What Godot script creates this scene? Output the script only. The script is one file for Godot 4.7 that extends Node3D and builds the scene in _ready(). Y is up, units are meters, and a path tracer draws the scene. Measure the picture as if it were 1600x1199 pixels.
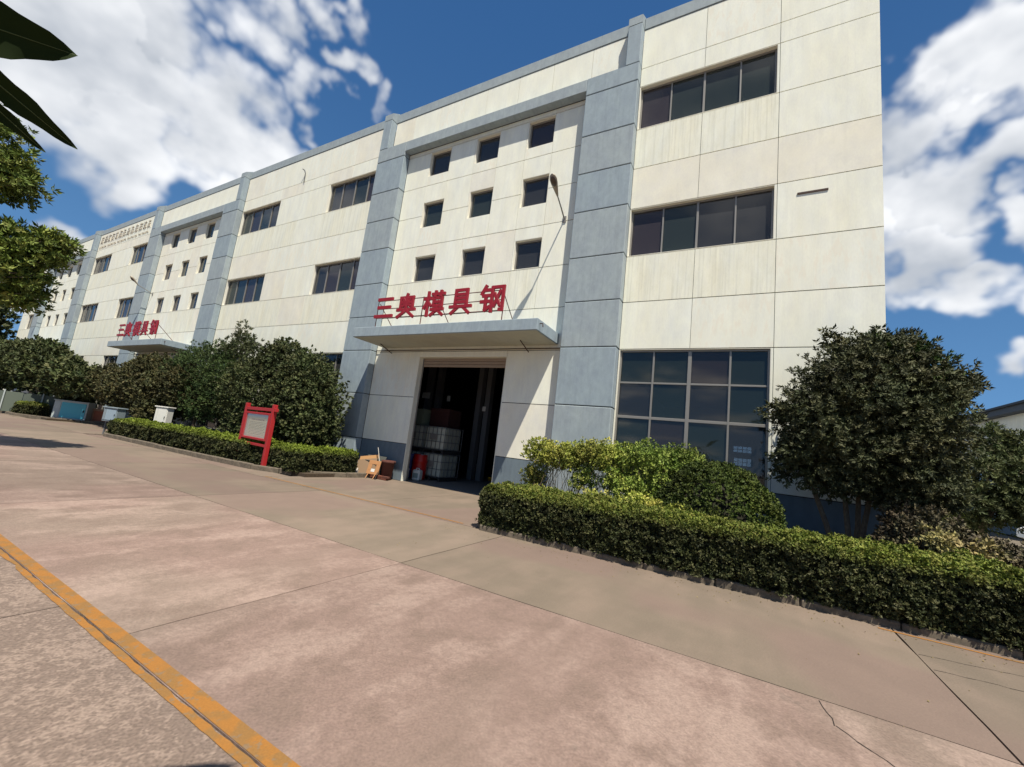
extends Node3D

# ------------------------------------------------------------------ state
var rng := RandomNumberGenerator.new()
var used := {}
var M := {}

# ------------------------------------------------------------------ naming helpers
func numbered(called: String) -> String:
	if not used.has(called):
		used[called] = 0
		return called
	used[called] += 1
	return "%s_%03d" % [called, used[called]]

func tag(o: Node, label: String, category: String, group := "", kind := "") -> void:
	if label != "": o.set_meta("label", label)
	if category != "": o.set_meta("category", category)
	if group != "": o.set_meta("group", group)
	if kind != "": o.set_meta("kind", kind)

func thing(called: String, label: String, category: String, at := Vector3.ZERO, turn := 0.0, group := "") -> Node3D:
	var o := Node3D.new()
	o.name = numbered(called)
	add_child(o)
	o.position = at
	o.rotation.y = turn
	tag(o, label, category, group)
	return o

func base_struct(called: String) -> Node3D:
	var o := Node3D.new()
	o.name = numbered(called)
	add_child(o)
	o.set_meta("kind", "structure")
	return o

func copy_of(src: Node3D, at: Vector3, turn: float, label: String, group := "") -> Node3D:
	var c: Node3D = src.duplicate()
	c.name = numbered(String(src.name).rstrip("_0123456789"))
	add_child(c)
	c.position = at
	c.rotation.y = turn
	c.set_meta("label", label)
	if group != "": c.set_meta("group", group)
	return c

# ------------------------------------------------------------------ mesh helpers
func mb() -> SurfaceTool:
	var st := SurfaceTool.new()
	st.begin(Mesh.PRIMITIVE_TRIANGLES)
	st.set_smooth_group(-1)
	return st

func build(st: SurfaceTool, called: String, mat: Material, parent: Node = null) -> MeshInstance3D:
	st.generate_normals()
	var mi := MeshInstance3D.new()
	mi.mesh = st.commit()
	mi.material_override = mat
	return put(mi, called, parent)

func put(mi: Node3D, called: String, parent: Node = null) -> Node3D:
	if parent == null:
		mi.name = numbered(called)
		add_child(mi)
	else:
		mi.name = called
		parent.add_child(mi, true)
		if mi.name != called and not String(mi.name).contains("_0"):
			var n := 1
			while parent.has_node(NodePath("%s_%03d" % [called, n])): n += 1
			mi.name = "%s_%03d" % [called, n]
	return mi

func vtx(st: SurfaceTool, p: Vector3, uv: Vector2) -> void:
	st.set_uv(uv)
	st.add_vertex(p)

# a, b, c, d clockwise as seen from the front
func quad(st: SurfaceTool, a: Vector3, b: Vector3, c: Vector3, d: Vector3) -> void:
	vtx(st, a, Vector2(0, 0)); vtx(st, b, Vector2(1, 0)); vtx(st, c, Vector2(1, 1))
	vtx(st, a, Vector2(0, 0)); vtx(st, c, Vector2(1, 1)); vtx(st, d, Vector2(0, 1))

func box(st: SurfaceTool, a: Vector3, b: Vector3, ch := 0.0, xf := Transform3D.IDENTITY) -> void:
	# a box with chamfered edges
	var lo := Vector3(minf(a.x, b.x), minf(a.y, b.y), minf(a.z, b.z))
	var hi := Vector3(maxf(a.x, b.x), maxf(a.y, b.y), maxf(a.z, b.z))
	var c := (lo + hi) * 0.5
	var h := (hi - lo) * 0.5
	ch = minf(ch, minf(h.x, minf(h.y, h.z)) * 0.9)
	for ax in 3:
		for s in [-1.0, 1.0]:
			var u := (ax + 1) % 3
			var v := (ax + 2) % 3
			var pts: Array[Vector3] = []
			for q in [[-1, -1], [-1, 1], [1, 1], [1, -1]]:
				var p := Vector3.ZERO
				p[ax] = h[ax] * s
				p[u] = (h[u] - ch) * q[0]
				p[v] = (h[v] - ch) * q[1]
				pts.append(xf * (c + p))
			if s > 0: quad(st, pts[0], pts[1], pts[2], pts[3])
			else: quad(st, pts[3], pts[2], pts[1], pts[0])
	if ch <= 0.0: return
	for ax in 3:   # edges along ax
		var u := (ax + 1) % 3
		var v := (ax + 2) % 3
		for su in [-1.0, 1.0]:
			for sv in [-1.0, 1.0]:
				var pts: Array[Vector3] = []
				for q in [[-1, 0], [1, 0], [1, 1], [-1, 1]]:
					var p := Vector3.ZERO
					p[ax] = (h[ax] - ch) * q[0]
					p[u] = (h[u] - (ch if q[1] == 1 else 0.0)) * su
					p[v] = (h[v] - (0.0 if q[1] == 1 else ch)) * sv
					pts.append(xf * (c + p))
				if su * sv > 0: quad(st, pts[3], pts[2], pts[1], pts[0])
				else: quad(st, pts[0], pts[1], pts[2], pts[3])
	for sx in [-1.0, 1.0]:
		for sy in [-1.0, 1.0]:
			for sz in [-1.0, 1.0]:
				var s := Vector3(sx, sy, sz)
				var p0 := xf * (c + (h - Vector3(0, ch, ch)) * s)
				var p1 := xf * (c + (h - Vector3(ch, 0, ch)) * s)
				var p2 := xf * (c + (h - Vector3(ch, ch, 0)) * s)
				if sx * sy * sz > 0: p1 = xf * (c + (h - Vector3(ch, ch, 0)) * s); p2 = xf * (c + (h - Vector3(ch, 0, ch)) * s)
				vtx(st, p0, Vector2(0, 0)); vtx(st, p1, Vector2(1, 0)); vtx(st, p2, Vector2(0, 1))

func boxpart(called: String, mat: Material, parent: Node, a: Vector3, b: Vector3, ch := 0.0, xf := Transform3D.IDENTITY) -> MeshInstance3D:
	var st := mb()
	box(st, a, b, ch, xf)
	return build(st, called, mat, parent)

func tube(st: SurfaceTool, pts: Array, radii: Array, sides := 8, caps := true) -> void:
	var rings := []
	var prev := Vector3.ZERO
	for i in pts.size():
		var d: Vector3
		if i == 0: d = pts[1] - pts[0]
		elif i == pts.size() - 1: d = pts[i] - pts[i - 1]
		else: d = pts[i + 1] - pts[i - 1]
		d = d.normalized()
		if prev == Vector3.ZERO:
			prev = d.cross(Vector3.UP if absf(d.y) < 0.9 else Vector3.RIGHT).normalized()
		var x := (prev - d * prev.dot(d)).normalized()
		prev = x
		var y := d.cross(x)
		var ring := []
		var r: float = radii[i] if i < radii.size() else radii[-1]
		for k in sides:
			var a := TAU * k / sides
			ring.append(pts[i] + (x * cos(a) + y * sin(a)) * r)
		rings.append(ring)
	st.set_smooth_group(1)
	for i in rings.size() - 1:
		for k in sides:
			var k2 := (k + 1) % sides
			quad(st, rings[i][k], rings[i + 1][k], rings[i + 1][k2], rings[i][k2])
	st.set_smooth_group(-1)
	if caps:
		for k in sides:
			var k2 := (k + 1) % sides
			var a: Vector3 = pts[0]
			var b: Vector3 = pts[-1]
			for p in [a, rings[0][k], rings[0][k2]]: vtx(st, p, Vector2.ZERO)
			for p in [b, rings[-1][k2], rings[-1][k]]: vtx(st, p, Vector2.ZERO)

func tubepart(called: String, mat: Material, parent: Node, pts: Array, radii: Array, sides := 8) -> MeshInstance3D:
	var st := mb()
	tube(st, pts, radii, sides)
	return build(st, called, mat, parent)

func lathe(st: SurfaceTool, c: Vector3, prof: Array, sides := 20) -> void:
	st.set_smooth_group(1)
	for i in prof.size() - 1:
		for k in sides:
			var a := TAU * k / sides
			var b := TAU * (k + 1) / sides
			var p0: Vector2 = prof[i]
			var p1: Vector2 = prof[i + 1]
			quad(st, c + Vector3(cos(a) * p0.x, p0.y, sin(a) * p0.x), c + Vector3(cos(a) * p1.x, p1.y, sin(a) * p1.x), c + Vector3(cos(b) * p1.x, p1.y, sin(b) * p1.x), c + Vector3(cos(b) * p0.x, p0.y, sin(b) * p0.x))
	st.set_smooth_group(-1)

# front face and edges of a rectangle in the plane z = zf from which the openings are cut; depth runs to -z
func plate(st: SurfaceTool, x0: float, y0: float, x1: float, y1: float, zf: float, depth: float, holes: Array, back := false) -> bool:
	var xs := [x0, x1]
	var ys := [y0, y1]
	for h in holes:
		for q in [h[0], h[2]]:
			if q > x0 + 0.001 and q < x1 - 0.001 and not xs.has(q): xs.append(q)
		for q in [h[1], h[3]]:
			if q > y0 + 0.001 and q < y1 - 0.001 and not ys.has(q): ys.append(q)
	xs.sort(); ys.sort()
	var nx := xs.size() - 1
	var ny := ys.size() - 1
	var full := []
	var any := false
	for i in nx:
		full.append([])
		for j in ny:
			var cx: float = (xs[i] + xs[i + 1]) * 0.5
			var cy: float = (ys[j] + ys[j + 1]) * 0.5
			var ok := true
			for h in holes:
				if cx > h[0] and cx < h[2] and cy > h[1] and cy < h[3]: ok = false
			full[i].append(ok)
			any = any or ok
	if not any: return false
	var zb := zf - depth
	for i in nx:
		for j in ny:
			if not full[i][j]: continue
			var a: float = xs[i]
			var b: float = xs[i + 1]
			var c: float = ys[j]
			var d: float = ys[j + 1]
			quad(st, Vector3(a, d, zf), Vector3(b, d, zf), Vector3(b, c, zf), Vector3(a, c, zf))
			if back: quad(st, Vector3(b, d, zb), Vector3(a, d, zb), Vector3(a, c, zb), Vector3(b, c, zb))
			if i == 0 or not full[i - 1][j]: quad(st, Vector3(a, d, zb), Vector3(a, d, zf), Vector3(a, c, zf), Vector3(a, c, zb))
			if i == nx - 1 or not full[i + 1][j]: quad(st, Vector3(b, d, zf), Vector3(b, d, zb), Vector3(b, c, zb), Vector3(b, c, zf))
			if j == 0 or not full[i][j - 1]: quad(st, Vector3(a, c, zf), Vector3(b, c, zf), Vector3(b, c, zb), Vector3(a, c, zb))
			if j == ny - 1 or not full[i][j + 1]: quad(st, Vector3(a, d, zb), Vector3(b, d, zb), Vector3(b, d, zf), Vector3(a, d, zf))
	return true

# ------------------------------------------------------------------ textures and materials
func noise_img(size: int, freq: float, oct: int, sd: int, type := FastNoiseLite.TYPE_SIMPLEX_SMOOTH, h := 0) -> PackedByteArray:
	var n := FastNoiseLite.new()
	n.noise_type = type
	n.seed = sd
	n.frequency = freq
	n.fractal_octaves = oct
	n.fractal_gain = 0.55
	var im := n.get_seamless_image(size, size if h == 0 else h, false, false, 0.15, true)
	im.convert(Image.FORMAT_L8)
	return im.get_data()

func tex(size: int, hsize: int, fn: Callable, mip := true) -> ImageTexture:
	var data := PackedByteArray()
	data.resize(size * hsize * 3)
	for i in size * hsize:
		var c: Color = fn.call(i)
		data[i * 3] = clampi(int(c.r * 255.0), 0, 255)
		data[i * 3 + 1] = clampi(int(c.g * 255.0), 0, 255)
		data[i * 3 + 2] = clampi(int(c.b * 255.0), 0, 255)
	var im := Image.create_from_data(size, hsize, false, Image.FORMAT_RGB8, data)
	if mip: im.generate_mipmaps()
	return ImageTexture.create_from_image(im)

func normal_tex(bytes: PackedByteArray, size: int, strength: float) -> ImageTexture:
	var im := Image.create_from_data(size, size, false, Image.FORMAT_L8, bytes)
	im.convert(Image.FORMAT_RGBA8)
	im.bump_map_to_normal_map(strength)
	return ImageTexture.create_from_image(im)

func lin(r: float, g: float, b: float) -> Color:
	return Color(r, g, b).linear_to_srgb()

func plain(c: Color, rough := 0.7, metal := 0.0) -> StandardMaterial3D:
	var m := StandardMaterial3D.new()
	m.albedo_color = c
	m.roughness = rough
	m.metallic = metal
	return m

func tri_mat(albedo: Texture2D, scale: Vector3, rough := 0.85, normal: Texture2D = null, nstr := 0.5) -> StandardMaterial3D:
	var m := StandardMaterial3D.new()
	m.albedo_texture = albedo
	m.uv1_triplanar = true
	m.uv1_world_triplanar = true
	m.uv1_scale = scale
	m.roughness = rough
	if normal:
		m.normal_enabled = true
		m.normal_texture = normal
		m.normal_scale = nstr
	return m

func smooth(a: float, b: float, x: float) -> float:
	var t := clampf((x - a) / (b - a), 0.0, 1.0)
	return t * t * (3.0 - 2.0 * t)

func make_materials() -> void:
	var S := 512
	var n1 := noise_img(S, 0.010, 5, 11)
	var n2 := noise_img(S, 0.035, 4, 12)
	var n3 := noise_img(S, 0.16, 3, 13)
	var n4 := noise_img(S, 0.005, 3, 14)
	# cream render: broad clouding, run marks under the joints, fine grain
	var n5 := noise_img(S, 0.045, 4, 15, FastNoiseLite.TYPE_SIMPLEX_SMOOTH, 32)
	var cream_fn := func(i: int) -> Color:
		var a := n1[i] / 255.0 - 0.5
		var b := n2[i] / 255.0 - 0.5
		var g := n3[i] / 255.0 - 0.5
		var t := n4[i] / 255.0 - 0.5
		var run := smooth(0.55, 0.85, n5[(i / S / 16) * S + i % S] / 255.0) * (0.4 + n1[i] / 255.0)
		var v := 1.0 + a * 0.06 + b * 0.03 + g * 0.03 - run * 0.014
		return Color(0.918 * v + t * 0.015, 0.922 * v, 0.868 * v - t * 0.03 - b * 0.02)
	var cream_tex := tex(S, S, cream_fn)
	M.cream = tri_mat(cream_tex, Vector3(0.30, 0.10, 0.30), 0.9)
	var cream_fn2 := func(i: int) -> Color:
		var c: Color = cream_fn.call(i)
		var a := n2[i] / 255.0
		return c.lerp(Color(0.89, 0.85, 0.79), 0.35 * smooth(0.5, 0.8, a))
	M.cream_b = tri_mat(tex(S, S, cream_fn2), Vector3(0.27, 0.09, 0.27), 0.9)
	var stain_fn := func(i: int) -> Color:
		var c: Color = cream_fn.call(i)
		var run := smooth(0.48, 0.75, n5[(i / S / 16) * S + i % S] / 255.0)
		var v := 1.0 - run * 0.032 - 0.02 * smooth(0.5, 0.7, n2[i] / 255.0)
		return Color(c.r * v, c.g * v * 0.995, c.b * v * 0.98)
	M.cream_stain = tri_mat(tex(S, S, stain_fn), Vector3(0.55, 0.16, 0.55), 0.9)
	M.cream_c = tri_mat(cream_tex, Vector3(0.21, 0.13, 0.21), 0.9)
	M.cream_c.albedo_color = Color(0.985, 0.97, 0.965)
	M.cream_c.uv1_offset = Vector3(0.37, 0.2, 0.6)
	# blue-grey paint, mottled
	var blue_fn := func(i: int) -> Color:
		var a := n1[i] / 255.0 - 0.5
		var b := n2[i] / 255.0 - 0.5
		var g := n3[i] / 255.0 - 0.5
		var v := 1.0 + a * 0.09 + b * 0.07 + g * 0.05 - 0.028 * smooth(0.5, 0.8, n5[(i / S / 16) * S + i % S] / 255.0)
		return Color(0.595 * v, 0.640 * v, 0.662 * v - a * 0.02)
	M.blue = tri_mat(tex(S, S, blue_fn), Vector3(0.33, 0.2, 0.33), 0.85)
	M.blue_b = M.blue.duplicate()
	M.blue_b.uv1_offset = Vector3(0.5, 0.33, 0.2)
	M.blue_b.albedo_color = Color(0.96, 0.98, 1.0)
	M.plinth = M.blue.duplicate()
	M.plinth.albedo_color = Color(0.70, 0.735, 0.765)
	M.joint = plain(Color(0.22, 0.23, 0.24), 0.95)
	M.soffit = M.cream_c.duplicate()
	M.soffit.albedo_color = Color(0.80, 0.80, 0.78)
	M.alu = plain(Color(0.56, 0.55, 0.53), 0.45, 0.35)
	M.frame_dark = plain(Color(0.33, 0.32, 0.30), 0.5, 0.3)
	var g := plain(Color(0.235, 0.24, 0.25), 0.03)
	g.transparency = BaseMaterial3D.TRANSPARENCY_ALPHA
	g.albedo_color.a = 0.74
	M.glass = g
	var g2 := plain(Color(0.19, 0.195, 0.205), 0.03)
	g2.transparency = BaseMaterial3D.TRANSPARENCY_ALPHA
	g2.albedo_color.a = 0.52
	M.glass_low = g2
	for q in [["tint_a", g, Color(0.215, 0.245, 0.24)], ["tint_b", g, Color(0.255, 0.235, 0.25)], ["tint_a_low", g2, Color(0.165, 0.20, 0.19)], ["tint_b_low", g2, Color(0.215, 0.195, 0.205)]]:
		var tm: StandardMaterial3D = q[1].duplicate()
		tm.albedo_color = Color(q[2].r, q[2].g, q[2].b, q[1].albedo_color.a)
		M[q[0]] = tm
	var g3 := plain(Color(0.8, 0.85, 0.85), 0.02)
	g3.transparency = BaseMaterial3D.TRANSPARENCY_ALPHA
	g3.albedo_color.a = 0.12
	M.clear = g3
	M.blind = plain(Color(0.72, 0.70, 0.66), 0.9)
	M.shutter = plain(Color(0.60, 0.53, 0.46), 0.6, 0.2)
	M.dark = plain(Color(0.16, 0.16, 0.17), 0.9)
	M.steel = plain(Color(0.40, 0.41, 0.42), 0.7)
	M.red = plain(Color(0.58, 0.10, 0.155), 0.5)
	M.red_frame = plain(Color(0.33, 0.12, 0.12), 0.6)
	M.red_paint = plain(Color(0.64, 0.13, 0.14), 0.55)
	M.rustbar = plain(Color(0.25, 0.17, 0.14), 0.8)
	M.white = plain(Color(0.85, 0.85, 0.83), 0.6)
	M.letter = plain(Color(0.74, 0.71, 0.65), 0.6, 0.2)
	# road concrete
	var R := 1024
	var r1 := noise_img(R, 0.0042, 5, 21)
	var r2 := noise_img(R, 0.016, 5, 22)
	var r3 := noise_img(R, 0.11, 3, 23)
	var r4 := noise_img(R, 0.0018, 3, 24)
	var r5 := noise_img(R, 0.35, 2, 25)
	var r6 := noise_img(R, 0.014, 4, 26, FastNoiseLite.TYPE_SIMPLEX_SMOOTH, 256)
	var road_fn := func(i: int) -> Color:
		var a := r1[i] / 255.0
		var b := r2[i] / 255.0
		var c := r3[i] / 255.0 - 0.5
		var d := r4[i] / 255.0
		var e := r5[i] / 255.0 - 0.5
		var col := Color(0.500, 0.422, 0.385).lerp(Color(0.490, 0.428, 0.385), smooth(0.35, 0.7, d))
		var sk := r6[(i / R / 4) * R + i % R] / 255.0
		var pale := smooth(0.45, 0.72, a * 0.34 + b * 0.24 + sk * 0.36 + r3[i] / 255.0 * 0.10 - 0.02)
		col = col.lerp(Color(0.600, 0.524, 0.482), pale * 0.66)
		col = col.lerp(Color(0.435, 0.370, 0.330), smooth(0.50, 0.75, 1.0 - b * 0.6 - sk * 0.4) * 0.5)
		col = col.lerp(Color(0.33, 0.30, 0.27), smooth(0.80, 0.90, b) * 0.35)
		var v := 1.0 + c * 0.11 + e * 0.12
		return Color(col.r * v, col.g * v, col.b * v)
	var road_tex := tex(R, R, road_fn)
	var road_n := normal_tex(r5, R, 3.0)
	M.road = StandardMaterial3D.new()
	M.road.albedo_texture = road_tex
	M.road.uv1_scale = Vector3(1, 1, 1)
	M.road.roughness = 0.86
	M.road.normal_enabled = true
	M.road.normal_texture = road_n
	M.road.normal_scale = 0.16
	var even_fn := func(i: int) -> Color:
		var a := r1[i] / 255.0
		var b := r2[i] / 255.0
		var e := r5[i] / 255.0 - 0.5
		var sk := r6[(i / R / 4) * R + i % R] / 255.0
		var col := Color(0.448, 0.402, 0.350).lerp(Color(0.498, 0.440, 0.388), smooth(0.3, 0.75, a * 0.6 + sk * 0.4))
		col = col.lerp(Color(0.468, 0.402, 0.362), smooth(0.45, 0.7, r4[i] / 255.0))
		var v := 1.0 + e * 0.07 + (b - 0.5) * 0.06
		return Color(col.r * v, col.g * v, col.b * v)
	M.road_smooth = M.road.duplicate()
	M.road_smooth.albedo_texture = tex(R, R, even_fn)
	M.road_smooth.albedo_color = Color(0.985, 0.985, 0.985)
	M.road_smooth.normal_scale = 0.08
	# the lane beyond the yellow line: rougher, flaked surface
	var flake_fn := func(i: int) -> Color:
		var a := r1[i] / 255.0
		var b := r3[i] / 255.0
		var e := r5[i] / 255.0 - 0.5
		var c := r2[i] / 255.0
		var col := Color(0.455, 0.395, 0.355).lerp(Color(0.545, 0.478, 0.432), smooth(0.43, 0.63, b * 0.42 + c * 0.28 + a * 0.12 + (e + 0.5) * 0.18))
		var v := 1.0 + e * 0.16
		return Color(col.r * v, col.g * v, col.b * v)
	M.road_flaked = M.road.duplicate()
	M.road_flaked.albedo_texture = tex(R, R, flake_fn)
	M.road_flaked.normal_scale = 0.3
	for q in [["road_b", M.road, 1.05], ["road_c", M.road, 0.955], ["road_smooth_b", M.road_smooth, 1.04], ["road_smooth_c", M.road_smooth, 0.96]]:
		var dd: StandardMaterial3D = q[1].duplicate()
		dd.albedo_color = Color(q[1].albedo_color.r * q[2], q[1].albedo_color.g * q[2], q[1].albedo_color.b * q[2])
		dd.uv1_offset = Vector3(q[2] * 7.0, q[2] * 3.0, 0)
		M[q[0]] = dd
	# worn yellow paint
	var yel_fn := func(i: int) -> Color:
		var a := n1[i] / 255.0
		var b := n2[i] / 255.0
		var e := n3[i] / 255.0 - 0.5
		var col := Color(0.590, 0.400, 0.165).lerp(Color(0.525, 0.385, 0.20), smooth(0.42, 0.7, a))
		col = col.lerp(Color(0.48, 0.41, 0.34), 0.7 * smooth(0.64, 0.78, b))
		var v := 1.0 + e * 0.12
		return Color(col.r * v, col.g * v, col.b * v)
	M.yellow = tri_mat(tex(S, S, yel_fn), Vector3(0.7, 0.7, 0.7), 0.75)
	M.crack = plain(Color(0.17, 0.15, 0.13), 0.95)
	var kerb_fn := func(i: int) -> Color:
		var a := n1[i] / 255.0 - 0.5
		var b := n2[i] / 255.0 - 0.5
		var e := n3[i] / 255.0 - 0.5
		var v := 1.0 + a * 0.35 + b * 0.3 + e * 0.2
		return Color(0.40 * v, 0.365 * v, 0.315 * v)
	M.kerb = tri_mat(tex(S, S, kerb_fn), Vector3(0.8, 0.8, 0.8), 0.95)
	var soil_fn := func(i: int) -> Color:
		var v := 0.7 + n2[i] / 255.0 * 0.4 + (n3[i] / 255.0 - 0.5) * 0.5
		return Color(0.30 * v, 0.25 * v, 0.19 * v)
	M.soil = tri_mat(tex(S, S, soil_fn), Vector3(0.6, 0.6, 0.6), 1.0)
	var bark_fn := func(i: int) -> Color:
		var v := 0.7 + n2[i] / 255.0 * 0.5 + (n3[i] / 255.0 - 0.5) * 0.3
		return Color(0.46 * v, 0.41 * v, 0.35 * v)
	M.bark = tri_mat(tex(S, S, bark_fn), Vector3(2.5, 0.6, 2.5), 0.95)
	M.twig = plain(Color(0.20, 0.17, 0.12), 0.95)
	M.stem = plain(Color(0.55, 0.48, 0.36), 0.9)
	M.midrib = plain(Color(0.26, 0.31, 0.14), 0.6)
	M.core = plain(Color(0.13, 0.13, 0.08), 1.0)
	M.card = plain(Color(0.66, 0.50, 0.33), 0.9)
	M.card_b = plain(Color(0.54, 0.45, 0.36), 0.9)
	M.wood = plain(Color(0.70, 0.51, 0.34), 0.85)
	var lf := StandardMaterial3D.new()
	lf.vertex_color_use_as_albedo = true
	lf.roughness = 0.62
	lf.metallic_specular = 0.35
	lf.backlight_enabled = true
	lf.backlight = Color(0.16, 0.20, 0.06)
	lf.cull_mode = BaseMaterial3D.CULL_DISABLED
	M.leaf = lf

# ------------------------------------------------------------------ sky
func sky_panorama() -> ImageTexture:
	var W := 2048
	var H := 1024
	var n := FastNoiseLite.new()
	n.noise_type = FastNoiseLite.TYPE_SIMPLEX_SMOOTH
	n.seed = 5; n.frequency = 1.0; n.fractal_octaves = 6; n.fractal_gain = 0.52
	var n2 := FastNoiseLite.new()
	n2.noise_type = FastNoiseLite.TYPE_SIMPLEX_SMOOTH
	n2.seed = 9; n2.frequency = 1.0; n2.fractal_octaves = 4
	# cloud bodies: azimuth, elevation, half widths (degrees), thickness
	var blobs := [
		[-84.0, 29.0, 17.0, 10.5, 1.25], [-69.0, 30.0, 8.0, 6.5, 1.1], [-76.0, 24.0, 8.0, 5.5, 1.1], [-77.0, 36.5, 6.5, 5.0, 1.0], [-92.0, 22.0, 9.0, 6.0, 1.0],
		[-69.5, 40.5, 4.5, 3.2, 0.62], [-64.5, 37.3, 3.2, 2.8, 0.62], [-66.5, 43.0, 3.5, 2.2, 0.6], [-58.5, 40.8, 3.0, 1.6, 0.55], [-61.5, 35.5, 2.0, 1.7, 0.5], [-55.0, 39.3, 2.0, 1.7, 0.5], [-61.0, 44.5, 2.6, 1.6, 0.5],
		[-79.0, 14.2, 4.5, 2.2, 0.9], [-86.0, 9.0, 7.0, 2.5, 0.8],
		[21.5, 37.8, 9.0, 4.2, 1.15], [15.0, 34.0, 6.0, 4.5, 1.1], [15.0, 28.5, 8.5, 4.3, 1.15], [22.0, 29.0, 5.0, 3.0, 0.95], [14.5, 22.5, 5.5, 4.5, 1.1], [18.0, 19.0, 4.5, 2.3, 0.9], [25.0, 24.0, 3.2, 2.6, 0.9], [22.5, 12.2, 3.6, 1.7, 0.95], [30.0, 33.0, 8.0, 7.0, 1.0],
		[6.0, 25.0, 7.0, 6.0, 1.0],
	]
	var top := Color(0.025, 0.084, 0.222)
	var low := Color(0.125, 0.285, 0.520)
	var gnd := Color(0.16, 0.13, 0.10)
	var data := PackedFloat32Array()
	data.resize(W * H * 3)
	for j in H:
		var el := 90.0 - (j + 0.5) / H * 180.0
		for i in W:
			var o := (j * W + i) * 3
			if el < -0.5:
				data[o] = gnd.r; data[o + 1] = gnd.g; data[o + 2] = gnd.b
				continue
			var az := (i + 0.5) / W * 360.0
			if az > 180.0: az -= 360.0
			var er := deg_to_rad(el)
			var ar := deg_to_rad(az)
			var d := Vector3(sin(ar) * cos(er), sin(er), -cos(ar) * cos(er))
			var t := pow(1.0 - clampf(d.y, 0.0, 1.0), 2.3)
			var c := top.lerp(low, t)
			if el < 8.0: c = c.lerp(Color(0.20, 0.30, 0.42), (8.0 - el) / 8.0 * 0.6)
			var cover := -1.0
			var bel := 0.5
			if az > -112.0 and az < 52.0 and el < 60.0:
				var waz := az + n2.get_noise_3d(d.x * 7.0, d.y * 7.0, d.z * 7.0) * 6.5 + n.get_noise_3d(d.x * 9.0 + 3.0, d.y * 9.0, d.z * 9.0) * 3.0
				var wel := el + n2.get_noise_3d(d.x * 7.0 + 9.0, d.y * 7.0, d.z * 7.0) * 4.5 + n.get_noise_3d(d.x * 9.0 + 13.0, d.y * 9.0, d.z * 9.0) * 2.2
				for b in blobs:
					var dx: float = (waz - b[0]) / b[2]
					if dx > 1.6 or dx < -1.6: continue
					var dy: float = (wel - b[1]) / b[3]
					var q: float = (1.0 - (dx * dx + dy * dy)) * b[4]
					if q > cover:
						cover = q
						bel = dy
			var w := smooth(-96.0, -118.0, az) if az < 0.0 else smooth(36.0, 58.0, az)
			w = maxf(w, smooth(52.0, 66.0, el))
			if w > 0.0:
				var k := 1.0 / (d.y + 0.12)
				var gcov := n2.get_noise_3d(d.x * k * 0.9, 3.0, d.z * k * 0.9) * 2.2 - 0.25
				cover = lerpf(maxf(cover, -1.0), gcov, w)
			if cover > -0.9:
				var k2 := 4.6
				var f := n.get_noise_3d(d.x * k2, d.y * k2 * 1.5, d.z * k2)
				var g := n.get_noise_3d(d.x * 19.0, d.y * 24.0 + 4.0, d.z * 19.0)
				var dens := smooth(-0.14, 0.82, cover * 0.95 + f * 0.46 + g * 0.13)
				if dens > 0.002:
					# lit where the cloud thins towards the sun, greyer in its depth and on its base
					var f2 := n.get_noise_3d((d.x + 0.05) * k2, (d.y + 0.06) * k2 * 1.5, (d.z + 0.04) * k2)
					var soft := n2.get_noise_3d(d.x * 4.2, d.y * 7.0 + 7.0, d.z * 4.2)
					var lit := clampf(0.62 + (f - f2) * 0.62 + soft * 0.52 + g * 0.10 - maxf(cover - 0.45, 0.0) * 0.25 + bel * 0.22, 0.0, 1.0)
					var shade := Color(0.40, 0.43, 0.475).lerp(Color(0.76, 0.77, 0.785), lit)
					c = c.lerp(shade, dens * 0.97)
			data[o] = c.r; data[o + 1] = c.g; data[o + 2] = c.b
	var im := Image.create_from_data(W, H, false, Image.FORMAT_RGBF, data.to_byte_array())
	return ImageTexture.create_from_image(im)

# ------------------------------------------------------------------ foliage
func leaf_tris(st: SurfaceTool, xf: Transform3D, l: float, w: float, fold: float, curl: float) -> void:
	var b := xf * Vector3.ZERO
	var m := xf * Vector3(0, l * 0.5, 0)
	var t := xf * Vector3(0, l, -curl)
	var a := xf * Vector3(-w, l * 0.45, fold)
	var c := xf * Vector3(w, l * 0.45, fold)
	for p in [b, a, m, a, t, m, m, t, c, b, m, c]:
		st.add_vertex(p)

# a twig end with n leaves, about 1 unit across
func sprig(n: int, l: float, w: float, sd: int, spread := 1.0) -> ArrayMesh:
	var r := RandomNumberGenerator.new()
	r.seed = sd
	var st := mb()
	for i in n:
		var a := i * 2.4 + r.randf() * 0.6
		var tilt := r.randf_range(0.5, 1.35) * spread
		var bs := Basis(Vector3.UP, a) * Basis(Vector3.RIGHT, tilt) * Basis(Vector3.UP, r.randf_range(-0.6, 0.6))
		var base := Vector3(r.randf_range(-0.12, 0.12), 0.45 * i / n - 0.2, r.randf_range(-0.12, 0.12))
		leaf_tris(st, Transform3D(bs, base), l * r.randf_range(0.75, 1.15), w * r.randf_range(0.8, 1.15), w * 0.35, l * r.randf_range(0.05, 0.25))
	st.generate_normals()
	return st.commit()

func scatter(called: String, parent: Node, mesh: Mesh, xfs: Array, cols: Array) -> MultiMeshInstance3D:
	var mm := MultiMesh.new()
	mm.transform_format = MultiMesh.TRANSFORM_3D
	mm.use_colors = true
	mm.mesh = mesh
	mm.instance_count = xfs.size()
	for i in xfs.size():
		mm.set_instance_transform(i, xfs[i])
		mm.set_instance_color(i, cols[i])
	var mi := MultiMeshInstance3D.new()
	mi.multimesh = mm
	mi.material_override = M.leaf
	put(mi, called, parent)
	mi.set_meta("kind", "stuff")
	return mi

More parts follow.
